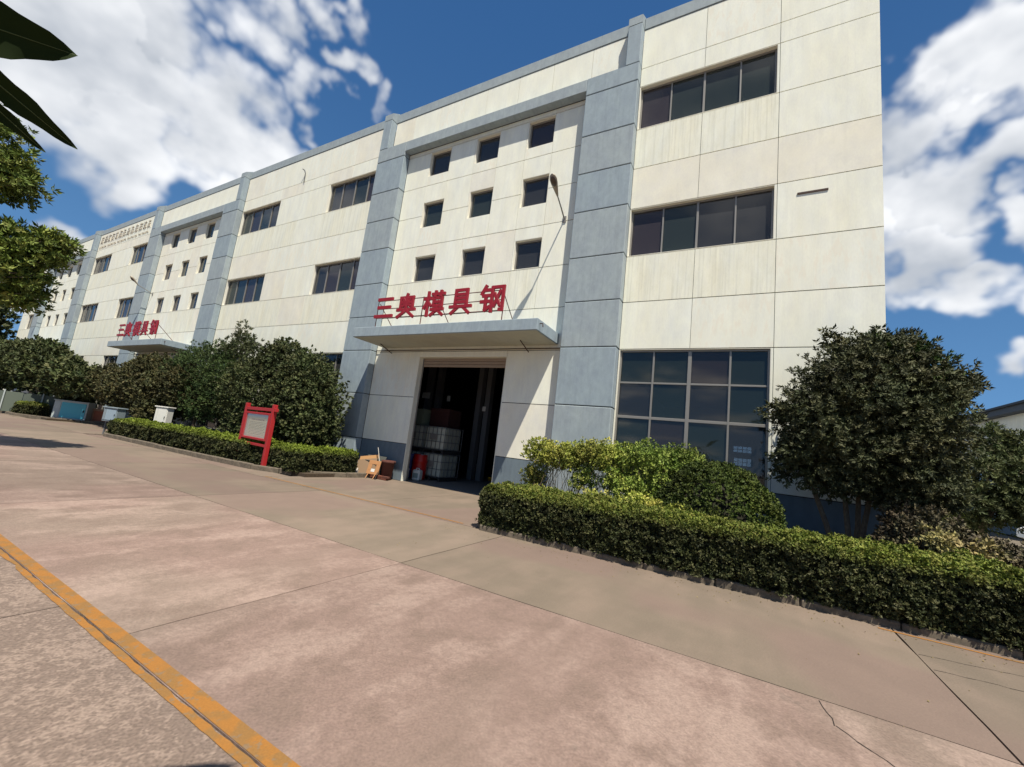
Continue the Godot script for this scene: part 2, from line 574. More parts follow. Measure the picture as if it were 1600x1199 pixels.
func face_out(out: Vector3, jitter: float) -> Basis:
	var y := (out + Vector3(rng.randfn(), rng.randfn(), rng.randfn()) * jitter).normalized()
	var x := y.cross(Vector3(rng.randf() - 0.5, rng.randf() - 0.5, rng.randf() - 0.5)).normalized()
	return Basis(x, y, x.cross(y))

func pick(pal: Array) -> Color:
	# palette of linear colours; mixes two neighbours and varies brightness
	var k := rng.randf() * (pal.size() - 1)
	var i := mini(int(k), pal.size() - 2)
	var c: Color = pal[i].lerp(pal[i + 1], k - i)
	var v := rng.randf_range(0.84, 1.16)
	return Color(c.r * v, c.g * v, c.b * v)

# a crown: sprigs through the outer part of every lobe [centre, radii]; uneven outline from noise
func crown(parent: Node, lobes: Array, count: int, size: float, mesh: Mesh, pal: Array, sd: int, deep := 0.42, bump := 0.28, called := "crown", origin := Vector3.ZERO) -> void:
	rng.seed = sd
	var n := FastNoiseLite.new()
	n.seed = sd
	n.frequency = 1.3
	n.fractal_octaves = 3
	var hue := FastNoiseLite.new()
	hue.seed = sd + 5
	hue.frequency = 0.7
	var total := 0.0
	for l in lobes: total += l[1].x * l[1].y + l[1].y * l[1].z + l[1].x * l[1].z
	var xfs := []
	var cols := []
	for l in lobes:
		var c: Vector3 = l[0]
		var r: Vector3 = l[1]
		var m := int(count * (r.x * r.y + r.y * r.z + r.x * r.z) / total)
		for i in m:
			var d := Vector3(rng.randfn(), rng.randfn(), rng.randfn()).normalized()
			var q := 1.0 - deep * pow(rng.randf(), 1.6)
			q *= 1.0 + bump * n.get_noise_3dv(c + d * 2.2 * r.length() * 0.6) * 1.6
			# whorls: pull sprigs into clumps so that gaps and tufts appear
			var p := c + d * r * q
			var cl := n.get_noise_3dv(p * 2.6 + Vector3(40, 0, 0))
			if cl < -0.12 and rng.randf() < 0.75: continue
			var inside := false
			for l2 in lobes:
				if l2 == l: continue
				var e: Vector3 = (p - l2[0]) / l2[1]
				if e.length() < 0.55: inside = true
			if inside and rng.randf() < 0.8: continue
			var out := (d / r).normalized()
			out = (out + Vector3(0, 0.35, 0)).normalized()
			var s := size * rng.randf_range(0.7, 1.25)
			xfs.append(Transform3D(face_out(out, 0.45).scaled(Vector3(s, s, s)), p - origin))
			var k := pick(pal)
			var hh := 1.0 + hue.get_noise_3dv(p) * 0.7
			cols.append(Color(k.r * hh * (1.0 + 0.2 * hue.get_noise_3dv(p * 2.0)), k.g * hh, k.b * hh))
	scatter(called, parent, mesh, xfs, cols)

func limbs(parent: Node, foot: Vector3, fork: Vector3, lobes: Array, r0: float, mat: Material, called := "trunk") -> void:
	var st := mb()
	var bend := Vector3(rng.randf_range(-0.06, 0.06), 0, rng.randf_range(-0.06, 0.06))
	tube(st, [foot, foot.lerp(fork, 0.5) + bend, fork], [r0 * 1.25, r0, r0 * 0.8], 9)
	for l in lobes:
		var e: Vector3 = l[0]
		var mid := fork.lerp(e, 0.5) + Vector3(0, -0.12 * (e - fork).length(), 0) * 0.6 + Vector3(rng.randf_range(-0.1, 0.1), 0, rng.randf_range(-0.1, 0.1))
		tube(st, [fork - (fork - foot) * 0.06, mid, e], [r0 * 0.6, r0 * 0.38, r0 * 0.15], 7)
		for k in 5:
			var dd := Vector3(rng.randfn(), rng.randfn() * 0.7 + 0.2, rng.randfn()).normalized()
			tube(st, [mid.lerp(e, rng.randf()), e + dd * l[1] * 0.8], [r0 * 0.16, r0 * 0.05], 5, false)
	build(st, called, mat, parent)

# a clipped hedge: a long box (local axes from a, along u, w wide, h high)
func hedge(label: String, a: Vector3, b: Vector3, w: float, h: float, per_m2: float, size: float, mesh: Mesh, pal: Array, pal_top: Array, sd: int, group := "", called := "hedge", category := "hedge", wob := 0.07) -> Node3D:
	rng.seed = sd
	var o := thing(called, label, category, a, 0.0, group)
	var u := (b - a)
	var len := u.length()
	u = u / len
	var v := Vector3.UP
	var wv := u.cross(v)   # towards the back or front
	var n := FastNoiseLite.new()
	n.seed = sd
	n.frequency = 1.4
	n.fractal_octaves = 3
	var xfs := []
	var cols := []
	var faces := [[wv, h, 0], [-wv, h, 0], [v, w, 1], [u, 0.0, 2], [-u, 0.0, 2]]
	for f in faces:
		var area: float = len * f[1] if f[2] < 2 else w * h
		var m := int(area * per_m2)
		var nrm: Vector3 = f[0]
		for i in m:
			var s := rng.randf() * len
			var p: Vector3
			if f[2] == 0: p = u * s + v * (rng.randf() * h) + nrm * w * 0.5
			elif f[2] == 1: p = u * s + v * h + wv * (rng.randf() - 0.5) * w
			else: p = u * (len if nrm.dot(u) > 0.0 else 0.0) + v * (rng.randf() * h) + wv * (rng.randf() - 0.5) * w
			# rounded edges
			var rel := p - u * (len * 0.5) - v * (h * 0.5)
			var ex := absf(rel.dot(wv)) / (w * 0.5)
			var ey := rel.dot(v) / (h * 0.5)
			var eu := absf(rel.dot(u)) - (len * 0.5 - w * 0.5)
			var pull := maxf(0.0, ex - 0.7) * maxf(0.0, ey - 0.7) * 1.6
			if eu > 0.0: pull += maxf(0.0, ex - 0.5) * eu * 0.8 + maxf(0.0, ey - 0.7) * eu * 0.5
			p -= (v * maxf(ey, 0.0) + wv * signf(rel.dot(wv)) * ex) * pull * 0.45
			var bumpy := n.get_noise_3dv((a + p) * 1.3)
			p += nrm * (bumpy * wob * 1.6 - pow(rng.randf(), 1.7) * 0.13 + (0.05 if rng.randf() < 0.04 else 0.0))
			var sz := size * rng.randf_range(0.7, 1.25)
			var o2 := (nrm + v * 0.35).normalized()
			xfs.append(Transform3D(face_out(o2, 0.5).scaled(Vector3(sz, sz, sz)), p))
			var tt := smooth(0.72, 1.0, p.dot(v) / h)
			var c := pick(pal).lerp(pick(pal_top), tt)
			var hh := 1.0 + n.get_noise_3dv((a + p) * 0.6 + Vector3(9, 9, 9)) * 0.5
			cols.append(Color(c.r * hh, c.g * hh, c.b * hh))
	var st := mb()
	var bs := Basis(u, v, -wv)
	box(st, Vector3(0.12, 0.0, -w * 0.5 + 0.13), Vector3(len - 0.12, h - 0.15, w * 0.5 - 0.13), 0.08, Transform3D(bs, Vector3.ZERO))
	build(st, "branch_mass", M.core, o)
	scatter("foliage", o, mesh, xfs, cols)
	return o

func kerb_line(parent: Node, pts: Array, w: float, h: float, step: float) -> void:
	# stones laid end to end along a polyline
	for i in pts.size() - 1:
		var a: Vector3 = pts[i]
		var b: Vector3 = pts[i + 1]
		var len := a.distance_to(b)
		var m := maxi(1, roundi(len / step))
		var u := (b - a) / len
		var bs := Basis(u, Vector3.UP, u.cross(Vector3.UP))
		for k in m:
			var s := len / m
			var st := mb()
			var dy := rng.randf_range(-0.012, 0.012)
			box(st, Vector3(0.006, -0.05, -w * 0.5), Vector3(s - 0.006, h + dy, w * 0.5 + rng.randf_range(-0.008, 0.008)), 0.018)
			var mi := build(st, "kerb_stone", M.kerb, parent)
			mi.transform = Transform3D(bs * Basis(Vector3.UP, rng.randf_range(-0.006, 0.006)), a + u * (s * k))

func slab(parent: Node, x0: float, z0: float, x1: float, z1: float, mat: Material, gap := 0.007) -> void:
	# a cast concrete slab with slightly worn, uneven edges
	var pts: Array[Vector2] = []
	var cs := [Vector2(x0 + gap, z0 + gap), Vector2(x1 - gap, z0 + gap), Vector2(x1 - gap, z1 - gap), Vector2(x0 + gap, z1 - gap)]
	for k in 4:
		var a: Vector2 = cs[k]
		var b: Vector2 = cs[(k + 1) % 4]
		var m := maxi(1, int(a.distance_to(b) / 0.45))
		var nrm := (b - a).normalized().orthogonal()
		for i in m:
			var p := a.lerp(b, float(i) / m)
			if i > 0: p += nrm * rng.randf_range(-0.006, 0.006)
			pts.append(p)
	var poly := PackedVector2Array(pts)
	var idx := Geometry2D.triangulate_polygon(poly)
	var st := mb()
	var uvf := 1.0 / 9.0
	for t in range(0, idx.size(), 3):
		var tri := [poly[idx[t]], poly[idx[t + 1]], poly[idx[t + 2]]]
		# clockwise seen from above
		if (tri[1] - tri[0]).cross(tri[2] - tri[0]) < 0.0: tri = [tri[0], tri[2], tri[1]]
		for p in tri: vtx(st, Vector3(p.x, 0, p.y), p * uvf)
	for k in poly.size():
		var a := poly[k]
		var b := poly[(k + 1) % poly.size()]
		var q := [Vector3(a.x, 0, a.y), Vector3(b.x, 0, b.y), Vector3(b.x, -0.07, b.y), Vector3(a.x, -0.07, a.y)]
		for id in [0, 2, 1, 0, 3, 2]: vtx(st, q[id], Vector2(q[id].x, q[id].z) * uvf)
	st.generate_normals()
	st.generate_tangents()
	var mi := MeshInstance3D.new()
	mi.mesh = st.commit()
	mi.material_override = mat
	put(mi, "slab", parent)

# ------------------------------------------------------------------ building
const ROWS := [0.0, 1.26, 2.91, 4.56, 5.90, 7.26, 8.73, 10.01, 11.30, 12.77, 13.40, 14.78]
const G := 0.011
var bld: Node3D

func window(x0: float, y0: float, x1: float, y1: float, xs: Array, ys: Array, glass: Material, reveal := 0.2, zg := -0.15, border := 0.045, mull := 0.04) -> void:
	var st := mb()
	var f0 := zg - 0.03
	var f1 := zg + 0.035
	var e := 0.014
	box(st, Vector3(x0 + e, y0 + e, f0), Vector3(x0 + e + border, y1 - e, f1), 0.004)
	box(st, Vector3(x1 - e - border, y0 + e, f0), Vector3(x1 - e, y1 - e, f1), 0.004)
	box(st, Vector3(x0 + e + border, y0 + e, f0), Vector3(x1 - e - border, y0 + e + border, f1), 0.004)
	box(st, Vector3(x0 + e + border, y1 - e - border, f0), Vector3(x1 - e - border, y1 - e, f1), 0.004)
	for x in xs:
		box(st, Vector3(x[0] - x[1] * 0.5, y0 + e + border, f0 + 0.004), Vector3(x[0] + x[1] * 0.5, y1 - e - border, f1 + 0.006), 0.004)
	for y in ys:
		box(st, Vector3(x0 + e + border, y[0] - y[1] * 0.5, f0 + 0.008), Vector3(x1 - e - border, y[0] + y[1] * 0.5, f1), 0.004)
	var w := build(st, "window", M.alu, bld)
	var rv := mb()
	box(rv, Vector3(x0, y0, -reveal), Vector3(x0 + e - 0.002, y1, -0.002))
	box(rv, Vector3(x1 - e + 0.002, y0, -reveal), Vector3(x1, y1, -0.002))
	box(rv, Vector3(x0 + e, y0, -reveal), Vector3(x1 - e, y0 + e - 0.002, -0.002))
	box(rv, Vector3(x0 + e, y1 - e + 0.002, -reveal), Vector3(x1 - e, y1, -0.002))
	build(rv, "reveal", M.cream_c, w)
	var bx := [x0 + e + border]
	for x in xs: bx.append(x[0])
	bx.append(x1 - e - border)
	var by := [y0 + e + border]
	for y in ys: by.append(y[0])
	by.append(y1 - e - border)
	for i in bx.size() - 1:
		for j in by.size() - 1:
			var mid := Vector3((bx[i] + bx[i + 1]) * 0.5, (by[j] + by[j + 1]) * 0.5, zg)
			var hw: float = (bx[i + 1] - bx[i]) * 0.5 - 0.004
			var hh: float = (by[j + 1] - by[j]) * 0.5 - 0.004
			var pn := boxpart("pane", glass if rng.randf() < 0.4 else M[["tint_a", "tint_b"][rng.randi() % 2] + ("_low" if glass == M.glass_low else "")], w, Vector3(-hw, -hh, -0.003), Vector3(hw, hh, 0.003))
			pn.transform = Transform3D(Basis(Vector3.UP, rng.randf_range(-0.006, 0.006)) * Basis(Vector3.RIGHT, rng.randf_range(-0.006, 0.006)), mid)
			if y0 > 6.0 and rng.randf() < 0.38:
				var drop := hh * rng.randf_range(0.6, 2.0)
				boxpart("blind", M.blind, w, Vector3(bx[i] + 0.01, by[j + 1] - drop, zg - 0.12), Vector3(bx[i + 1] - hw * rng.randf_range(0.0, 0.9), by[j + 1] - 0.01, zg - 0.11))

func section(cols: Array, rows: Array, holes: Array, gather: SurfaceTool = null) -> void:
	# panels with open joints on a backing wall
	var x0: float = cols[0]
	var x1: float = cols[-1]
	var core := mb()
	plate(core, x0, rows[0], x1, rows[-1], -0.03, 0.22, holes, true)
	build(core, "backing_wall", M.joint, bld)
	var k := 0
	for j in rows.size() - 1:
		for i in cols.size() - 1:
			var st := gather if gather else mb()
			var ok := plate(st, cols[i] + G * 0.5, rows[j] + G, cols[i + 1] - G * 0.5, rows[j + 1] - G, 0.0, 0.028, holes)
			if ok and not gather:
				k = rng.randi() % 5
				var mat: Material = M.plinth if rows[j + 1] <= 1.3 else [M.cream, M.cream, M.cream_b, M.cream_c, M.cream][k]
				for h in holes:
					if absf(h[1] - rows[j + 1]) < 0.05 and h[0] < cols[i + 1] and h[2] > cols[i] and rows[j] > 1.0: mat = M.cream_stain
				build(st, "wall_panel", mat, bld)

func pillar(x0: float, x1: float, fin_right: bool) -> void:
	var core := mb()
	box(core, Vector3(x0 + 0.02, 0, 0.002), Vector3(x1 - 0.02, 13.39, 0.275))
	var p := build(core, "pillar", M.joint, bld)
	var rows := ROWS.slice(0, 11)
	for j in rows.size() - 1:
		var st := mb()
		box(st, Vector3(x0, rows[j] + G, 0.003), Vector3(x1, rows[j + 1] - G, 0.30), 0.014)
		build(st, "pillar_block", M.blue if rng.randf() < 0.6 else M.blue_b, p)
	var f0 := x1 - 0.42 if fin_right else x0
	var f1 := x1 if fin_right else x0 + 0.46
	var st := mb()
	box(st, Vector3(f0, 13.40, 0.003), Vector3(f1, 14.77, 0.30), 0.014)
	build(st, "fin", M.blue_b, p)
	st = mb()
	# sloping head of the fin
	var a := [Vector3(f0, 14.785, 0.30), Vector3(f1, 14.785, 0.30), Vector3(f1, 15.06, 0.30), Vector3(f0, 15.06, 0.30)]
	var b := [Vector3(f0, 14.785, -0.05), Vector3(f1, 14.785, -0.05), Vector3(f1, 15.30, -0.05), Vector3(f0, 15.30, -0.05)]
	quad(st, a[3], a[2], a[1], a[0])
	quad(st, b[3], b[2], a[2], a[3])
	quad(st, a[2], b[2], b[1], a[1])
	quad(st, b[3], a[3], a[0], b[0])
	quad(st, b[2], b[3], b[0], b[1])
	quad(st, a[0], a[1], b[1], b[0])
	build(st, "fin_head", M.blue, p)

func coping(x0: float, x1: float) -> void:
	boxpart("coping", M.blue, bld, Vector3(x0 + 0.006, 14.79, -0.28), Vector3(x1 - 0.006, 15.2, 0.02), 0.012)

func bay(s: float, pl: Array, pr: Array, gather: SurfaceTool, door_open: bool) -> void:
	# recessed door bay between the pillars pl (left) and pr (right); s shifts the near bay's numbers
	var l: float = pl[1]
	var r: float = pr[0]
	var wx := [[-13.72, -12.70], [-11.50, -10.49], [-9.33, -8.33]]
	var wy := [[7.28, 8.31], [9.50, 10.57], [11.70, 12.74]]
	var holes := []
	for x in wx:
		for y in wy:
			holes.append([x[0] + s, y[0], x[1] + s, y[1]])
	var door := [-12.72 + s, -1.0, -9.10 + s, 4.38]
	var c := [l, -13.70 + s, -12.69 + s, -11.55 + s, -10.50 + s, -9.37 + s, -8.33 + s, r]
	section(c, [4.56, 5.90, 7.26, 8.73, 10.01, 11.30, 12.77, 12.95], holes, gather)
	section([l, door[0], door[2], r], [0.0, 1.26, 2.91, 4.56], [door], null)
	# wall band over the beam, between the fins
	var fl: float = pl[0] + 0.46
	var fr: float = pr[1] - 0.42
	section([fl, -14.93 + s, -13.58 + s, -12.37 + s, -11.33 + s, -9.95 + s, -8.6 + s, -7.2 + s, fr], [13.40, 14.78], [], gather)
	boxpart("portal_beam", M.blue, bld, Vector3(l + 0.003, 12.955, 0.003), Vector3(r - 0.003, 13.385, 0.298), 0.012)
	coping(pl[0] + 0.46, pr[1] - 0.42)
	for h in holes:
		window(h[0], h[1], h[2], h[3], [], [], M.glass)
	# door surround
	var j := mb()
	box(j, Vector3(door[0], 0, -0.25), Vector3(door[0] + 0.02, 4.38, -0.002))
	box(j, Vector3(door[2] - 0.02, 0, -0.25), Vector3(door[2], 4.38, -0.002))
	box(j, Vector3(door[0] + 0.02, 4.36, -0.25), Vector3(door[2] - 0.02, 4.38, -0.002))
	var d := build(j, "doorway", M.cream_b, bld)
	# rolled shutter: box with the last slats hanging
	var n := 3 if door_open else 40
	for k in n:
		var y := 4.355 - k * 0.105
		boxpart("shutter_slat", M.shutter, d, Vector3(door[0] + 0.053, y - 0.098, -0.24), Vector3(door[2] - 0.053, y, -0.21), 0.012)
	for q in [door[0] + 0.021, door[2] - 0.051]:
		boxpart("guide_rail", M.alu, d, Vector3(q, 0, -0.255), Vector3(q + 0.03, 4.355, -0.195), 0.004)
	# canopy with its hangers
	var cx0 := -14.55 + s
	var cx1 := -7.40 + s
	var cn := boxpart("canopy", M.blue_b, bld, Vector3(cx0, 4.725, 0.006), Vector3(cx1, 5.05, 1.5), 0.012)
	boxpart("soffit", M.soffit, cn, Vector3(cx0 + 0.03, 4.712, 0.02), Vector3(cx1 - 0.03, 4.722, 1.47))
	tubepart("drain_spout", M.rustbar, cn, [Vector3(cx1 - 0.01, 4.93, 1.36), Vector3(cx1 + 0.09, 4.93, 1.36), Vector3(cx1 + 0.11, 4.83, 1.37)], [0.014, 0.014, 0.014], 6)
	for q in [cx0 + 0.45, cx1 - 0.95]:
		tubepart("hanger_rod", M.rustbar, cn, [Vector3(q, 4.70, 0.62), Vector3(q, 4.50, 0.02)], [0.016, 0.016], 6)
	tubepart("conduit", M.rustbar, cn, [Vector3(l + 0.02, 4.60, 0.05), Vector3(r - 0.02, 4.60, 0.05)], [0.016, 0.016], 6)

func make_building() -> void:
	rng.seed = 77
	bld = thing("factory_building", "long three storey cream factory with blue-grey pillars and dark windows", "building")
	var P := [[-7.20, -5.58], [-16.48, -14.92], [-28.97, -27.38], [-38.45, -36.86], [-50.85, -49.27], [-60.20, -58.65]]
	for i in P.size(): pillar(P[i][0], P[i][1], i % 2 == 0)
	var far := mb()
	# right end
	var h := [[-5.56, 0.75, -2.04, 4.55], [-5.56, 7.27, -2.04, 8.72], [-5.56, 11.31, -2.04, 12.76]]
	section([-5.58, -3.79, -1.99, 0.0], ROWS, h)
	var m4 := [[-4.67, 0.04], [-3.785, 0.055], [-2.885, 0.04]]
	window(h[0][0], h[0][1], h[0][2], h[0][3], [[-4.66, 0.045], [-3.78, 0.085], [-2.87, 0.045]], [[2.73, 0.07], [3.65, 0.045]], M.glass_low, 0.2, -0.10)
	window(h[1][0], h[1][1], h[1][2], h[1][3], m4, [], M.glass)
	window(h[2][0], h[2][1], h[2][2], h[2][3], m4, [], M.glass)
	coping(-5.58, 0.0)
	boxpart("vent_slot", M.rustbar, bld, Vector3(-1.58, 8.34, 0.001), Vector3(-0.98, 8.385, 0.02))
	# second wall
	h = []
	for y in [[0.75, 4.55], [7.27, 8.72], [11.31, 12.76]]:
		h.append([-19.88, y[0], -16.50, y[1]])
		h.append([-27.36, y[0], -23.78, y[1]])
	section([-27.38, -25.68, -23.84, -21.95, -20.12, -18.40, -16.48], ROWS, h)
	for q in h:
		var w: float = q[2] - q[0]
		var mm := []
		for k in 3: mm.append([q[0] + w * (k + 1) / 4.0, 0.045])
		window(q[0], q[1], q[2], q[3], mm, [[2.73, 0.06], [3.65, 0.04]] if q[1] < 2 else [], M.glass)
	coping(-27.38, -16.48)
	tubepart("vent_pipe", M.steel, bld, [Vector3(-22.06, 13.38, 0.03), Vector3(-22.06, 13.85, 0.04), Vector3(-22.07, 13.98, 0.10), Vector3(-22.10, 14.0, 0.2)], [0.024, 0.024, 0.024, 0.024], 8)
	# third wall with raised lettering
	h = []
	for y in [[0.75, 4.55], [7.27, 8.72], [11.31, 12.76]]:
		h.append([-41.95, y[0], -38.47, y[1]])
		h.append([-49.25, y[0], -45.74, y[1]])
	section([-49.27, -44.41, -38.45], ROWS, h)
	for q in h:
		var w: float = q[2] - q[0]
		var mm := []
		for k in 3: mm.append([q[0] + w * (k + 1) / 4.0, 0.06])
		window(q[0], q[1], q[2], q[3], mm, [[2.73, 0.06]] if q[1] < 2 else [], M.glass)
	coping(-49.27, -38.45)
	# far end
	h = [[-63.5, 7.27, -60.22, 8.72], [-63.5, 11.31, -60.22, 12.76], [-63.5, 0.75, -60.22, 4.55]]
	section([-65.65, -62.0, -60.20], ROWS, h)
	for q in h: window(q[0], q[1], q[2], q[3], [[-62.4, 0.05], [-61.3, 0.05]], [], M.glass)
	coping(-65.65, -60.20)
	bay(0.0, P[1], P[0], null, true)
	bay(-21.92, P[3], P[2], null, true)
	bay(-43.82, P[5], P[4], far, false)
	build(far, "far_wall_panels", M.cream, bld).set_meta("kind", "stuff")
	# shell: ends, back, roof, hall floor and ceiling
	boxpart("side_wall", M.cream, bld, Vector3(-0.25, 0, -18.25), Vector3(-0.002, 15.19, -0.252))
	boxpart("side_wall", M.cream, bld, Vector3(-65.64, 0, -18.25), Vector3(-65.4, 15.0, -0.252))
	var bk := mb()
	var bh := [[-3.07, 2.86, -2.05, 3.22], [-3.03, 2.07, -2.05, 2.50]]
	plate(bk, -65.4, 0.0, -0.252, 15.0, -18.0, 0.24, bh, true)
	build(bk, "back_wall", M.steel, bld)
	for q in bh:
		var st := mb()
		for k in 5:
			var x: float = lerpf(q[0] + 0.02, q[2] - 0.02, k / 4.0)
			box(st, Vector3(x - 0.018, q[1], -18.15), Vector3(x + 0.018, q[3], -18.10))
		box(st, Vector3(q[0], (q[1] + q[3]) * 0.5 - 0.015, -18.148), Vector3(q[2], (q[1] + q[3]) * 0.5 + 0.015, -18.102))
		var wf := build(st, "far_window", M.steel, bld)
		boxpart("pane", M.clear, wf, Vector3(q[0], q[1], -18.18), Vector3(q[2], q[3], -18.174))
	boxpart("roof", M.steel, bld, Vector3(-65.4, 14.55, -18.24), Vector3(-0.252, 14.7, -0.254))
	boxpart("hall_ceiling", M.dark, bld, Vector3(-65.3, 5.45, -17.98), Vector3(-0.26, 5.6, -0.254))
	boxpart("hall_floor", M.steel, bld, Vector3(-65.3, -0.06, -17.98), Vector3(-0.26, 0.012, -0.26))
	boxpart("hall_partition", M.dark, bld, Vector3(-20.2, 0.013, -17.9), Vector3(-20.0, 5.44, -0.26))
	boxpart("hall_partition", M.dark, bld, Vector3(-7.4, 0.013, -17.9), Vector3(-7.2, 5.44, -0.30))
	for x in [-15.6, -15.0, -12.68, -12.22]:
		boxpart("hall_column", M.steel, bld, Vector3(x - 0.12, 0.013, -4.3), Vector3(x + 0.12, 5.44, -4.0), 0.01)
	for q in [[-15.85, 3.36, 0.46, 0.28, -3.98], [-14.36, 3.28, 0.18, 0.26, -3.97], [-12.38, 2.95, 0.16, 0.2, -3.97]]:
		boxpart("notice_plate", M.white, bld, Vector3(q[0], q[1], q[4]), Vector3(q[0] + q[2], q[1] + q[3], q[4] + 0.02), 0.004)

# ------------------------------------------------------------------ lettering of the canopy signs (strokes in a 10 x 10 box)
const GLYPHS := {
	"san": [[1.2, 8.8, 9.0, 8.8], [1.5, 5.1, 8.2, 5.1], [0.2, 1.1, 9.8, 1.1]],
	"ao": [[5.0, 10.2, 4.6, 8.8], [1.5, 8.7, 8.5, 8.7], [1.8, 8.7, 1.8, 4.0], [8.2, 8.7, 8.2, 4.0], [2.8, 6.5, 7.2, 6.5], [5.0, 8.4, 5.0, 4.2], [3.4, 7.9, 4.1, 7.0], [6.6, 7.9, 5.9, 7.0], [4.7, 6.3, 3.0, 4.9], [5.3, 6.3, 7.0, 4.9], [0.3, 3.3, 9.7, 3.3], [5.0, 4.3, 4.2, 2.4], [4.2, 2.4, 0.7, 0.2], [5.3, 3.0, 9.2, 0.2]],
	"mo": [[0.2, 7.2, 3.9, 7.2], [2.0, 10.0, 2.0, 0.0], [1.9, 6.6, 0.2, 3.2], [2.3, 5.6, 3.7, 4.2], [4.0, 9.0, 9.9, 9.0], [5.6, 10.1, 5.6, 8.0], [8.3, 10.1, 8.3, 8.0], [4.9, 7.3, 9.1, 7.3], [5.0, 7.3, 5.0, 3.9], [9.0, 7.3, 9.0, 3.9], [4.9, 5.6, 9.1, 5.6], [4.9, 4.0, 9.1, 4.0], [4.0, 2.5, 9.9, 2.5], [7.0, 3.8, 6.4, 1.9], [6.4, 1.9, 4.0, 0.1], [7.1, 2.3, 9.8, 0.1]],
	"ju": [[2.2, 9.6, 7.8, 9.6], [2.4, 9.6, 2.4, 3.0], [7.6, 9.6, 7.6, 3.0], [2.4, 7.8, 7.6, 7.8], [2.4, 6.2, 7.6, 6.2], [2.4, 4.6, 7.6, 4.6], [0.2, 2.9, 9.8, 2.9], [3.6, 2.5, 0.9, 0.2], [6.4, 2.5, 9.1, 0.2]],
	"gang": [[2.0, 10.2, 0.3, 7.0], [1.6, 8.5, 4.1, 8.5], [1.0, 6.3, 3.9, 6.3], [0.3, 4.0, 4.1, 4.0], [2.3, 6.3, 2.3, 0.6], [2.2, 0.6, 4.1, 1.9], [4.9, 9.4, 4.9, 0.0], [4.9, 9.4, 9.7, 9.4], [9.5, 9.4, 9.5, 0.5], [9.5, 0.5, 8.4, 0.6], [8.4, 7.9, 5.9, 1.9], [6.0, 6.8, 8.5, 2.2]],
}

func glyph(st: SurfaceTool, strokes: Array, at: Vector3, w: float, h: float, th: float, depth: float) -> void:
	var i := 0
	for s in strokes:
		var a := Vector3(s[0] / 10.0 * w, s[1] / 10.0 * h, 0)
		var b := Vector3(s[2] / 10.0 * w, s[3] / 10.0 * h, 0)
		var u := (b - a).normalized()
		var bs := Basis(u, Vector3(0, 0, 1).cross(u), Vector3(0, 0, 1))
		var e := th * 0.35
		var l := (b - a).length()
		var dz := 0.0012 * (i % 7)
		box(st, Vector3(-e, -th * 0.5, 0), Vector3(l + e, th * 0.5, depth + dz), 0.004, Transform3D(bs, at + a))
		i += 1

func make_sign(label: String, at: Vector3) -> Node3D:
	# stands on the canopy; local x from 0 to 5.06, base at the canopy top
	var o := thing("shop_sign", label, "sign", at, 0.0, "red lettering on the canopies")
	var names := ["san", "ao", "mo", "ju", "gang"]
	var xs := [0.34, 1.36, 2.51, 3.57, 4.69]
	for k in 5:
		var st := mb()
		var th := 0.112 if k == 0 else 0.10
		glyph(st, GLYPHS[names[k]], Vector3(xs[k] - 0.40 + (0.02 if k == 0 else 0.0), 0.30, 0.02), 0.80, 0.78, th, 0.06)
		build(st, "character", M.red, o)
	for y in [0.34, 0.66, 0.95]:
		tubepart("rail", M.red_frame, o, [Vector3(0, y, 0), Vector3(5.06, y, 0)], [0.014, 0.014], 6)
	for x in [0.0, 2.02, 5.06]:
		tubepart("post", M.red_frame, o, [Vector3(x, 0.0, 0), Vector3(x, 0.98, 0)], [0.015, 0.015], 6)
	for x in [0.06, 2.62, 5.03]:
		tubepart("brace", M.red_frame, o, [Vector3(x, 0.86, -0.01), Vector3(x, 0.02, -0.95)], [0.014, 0.014], 6)
	return o

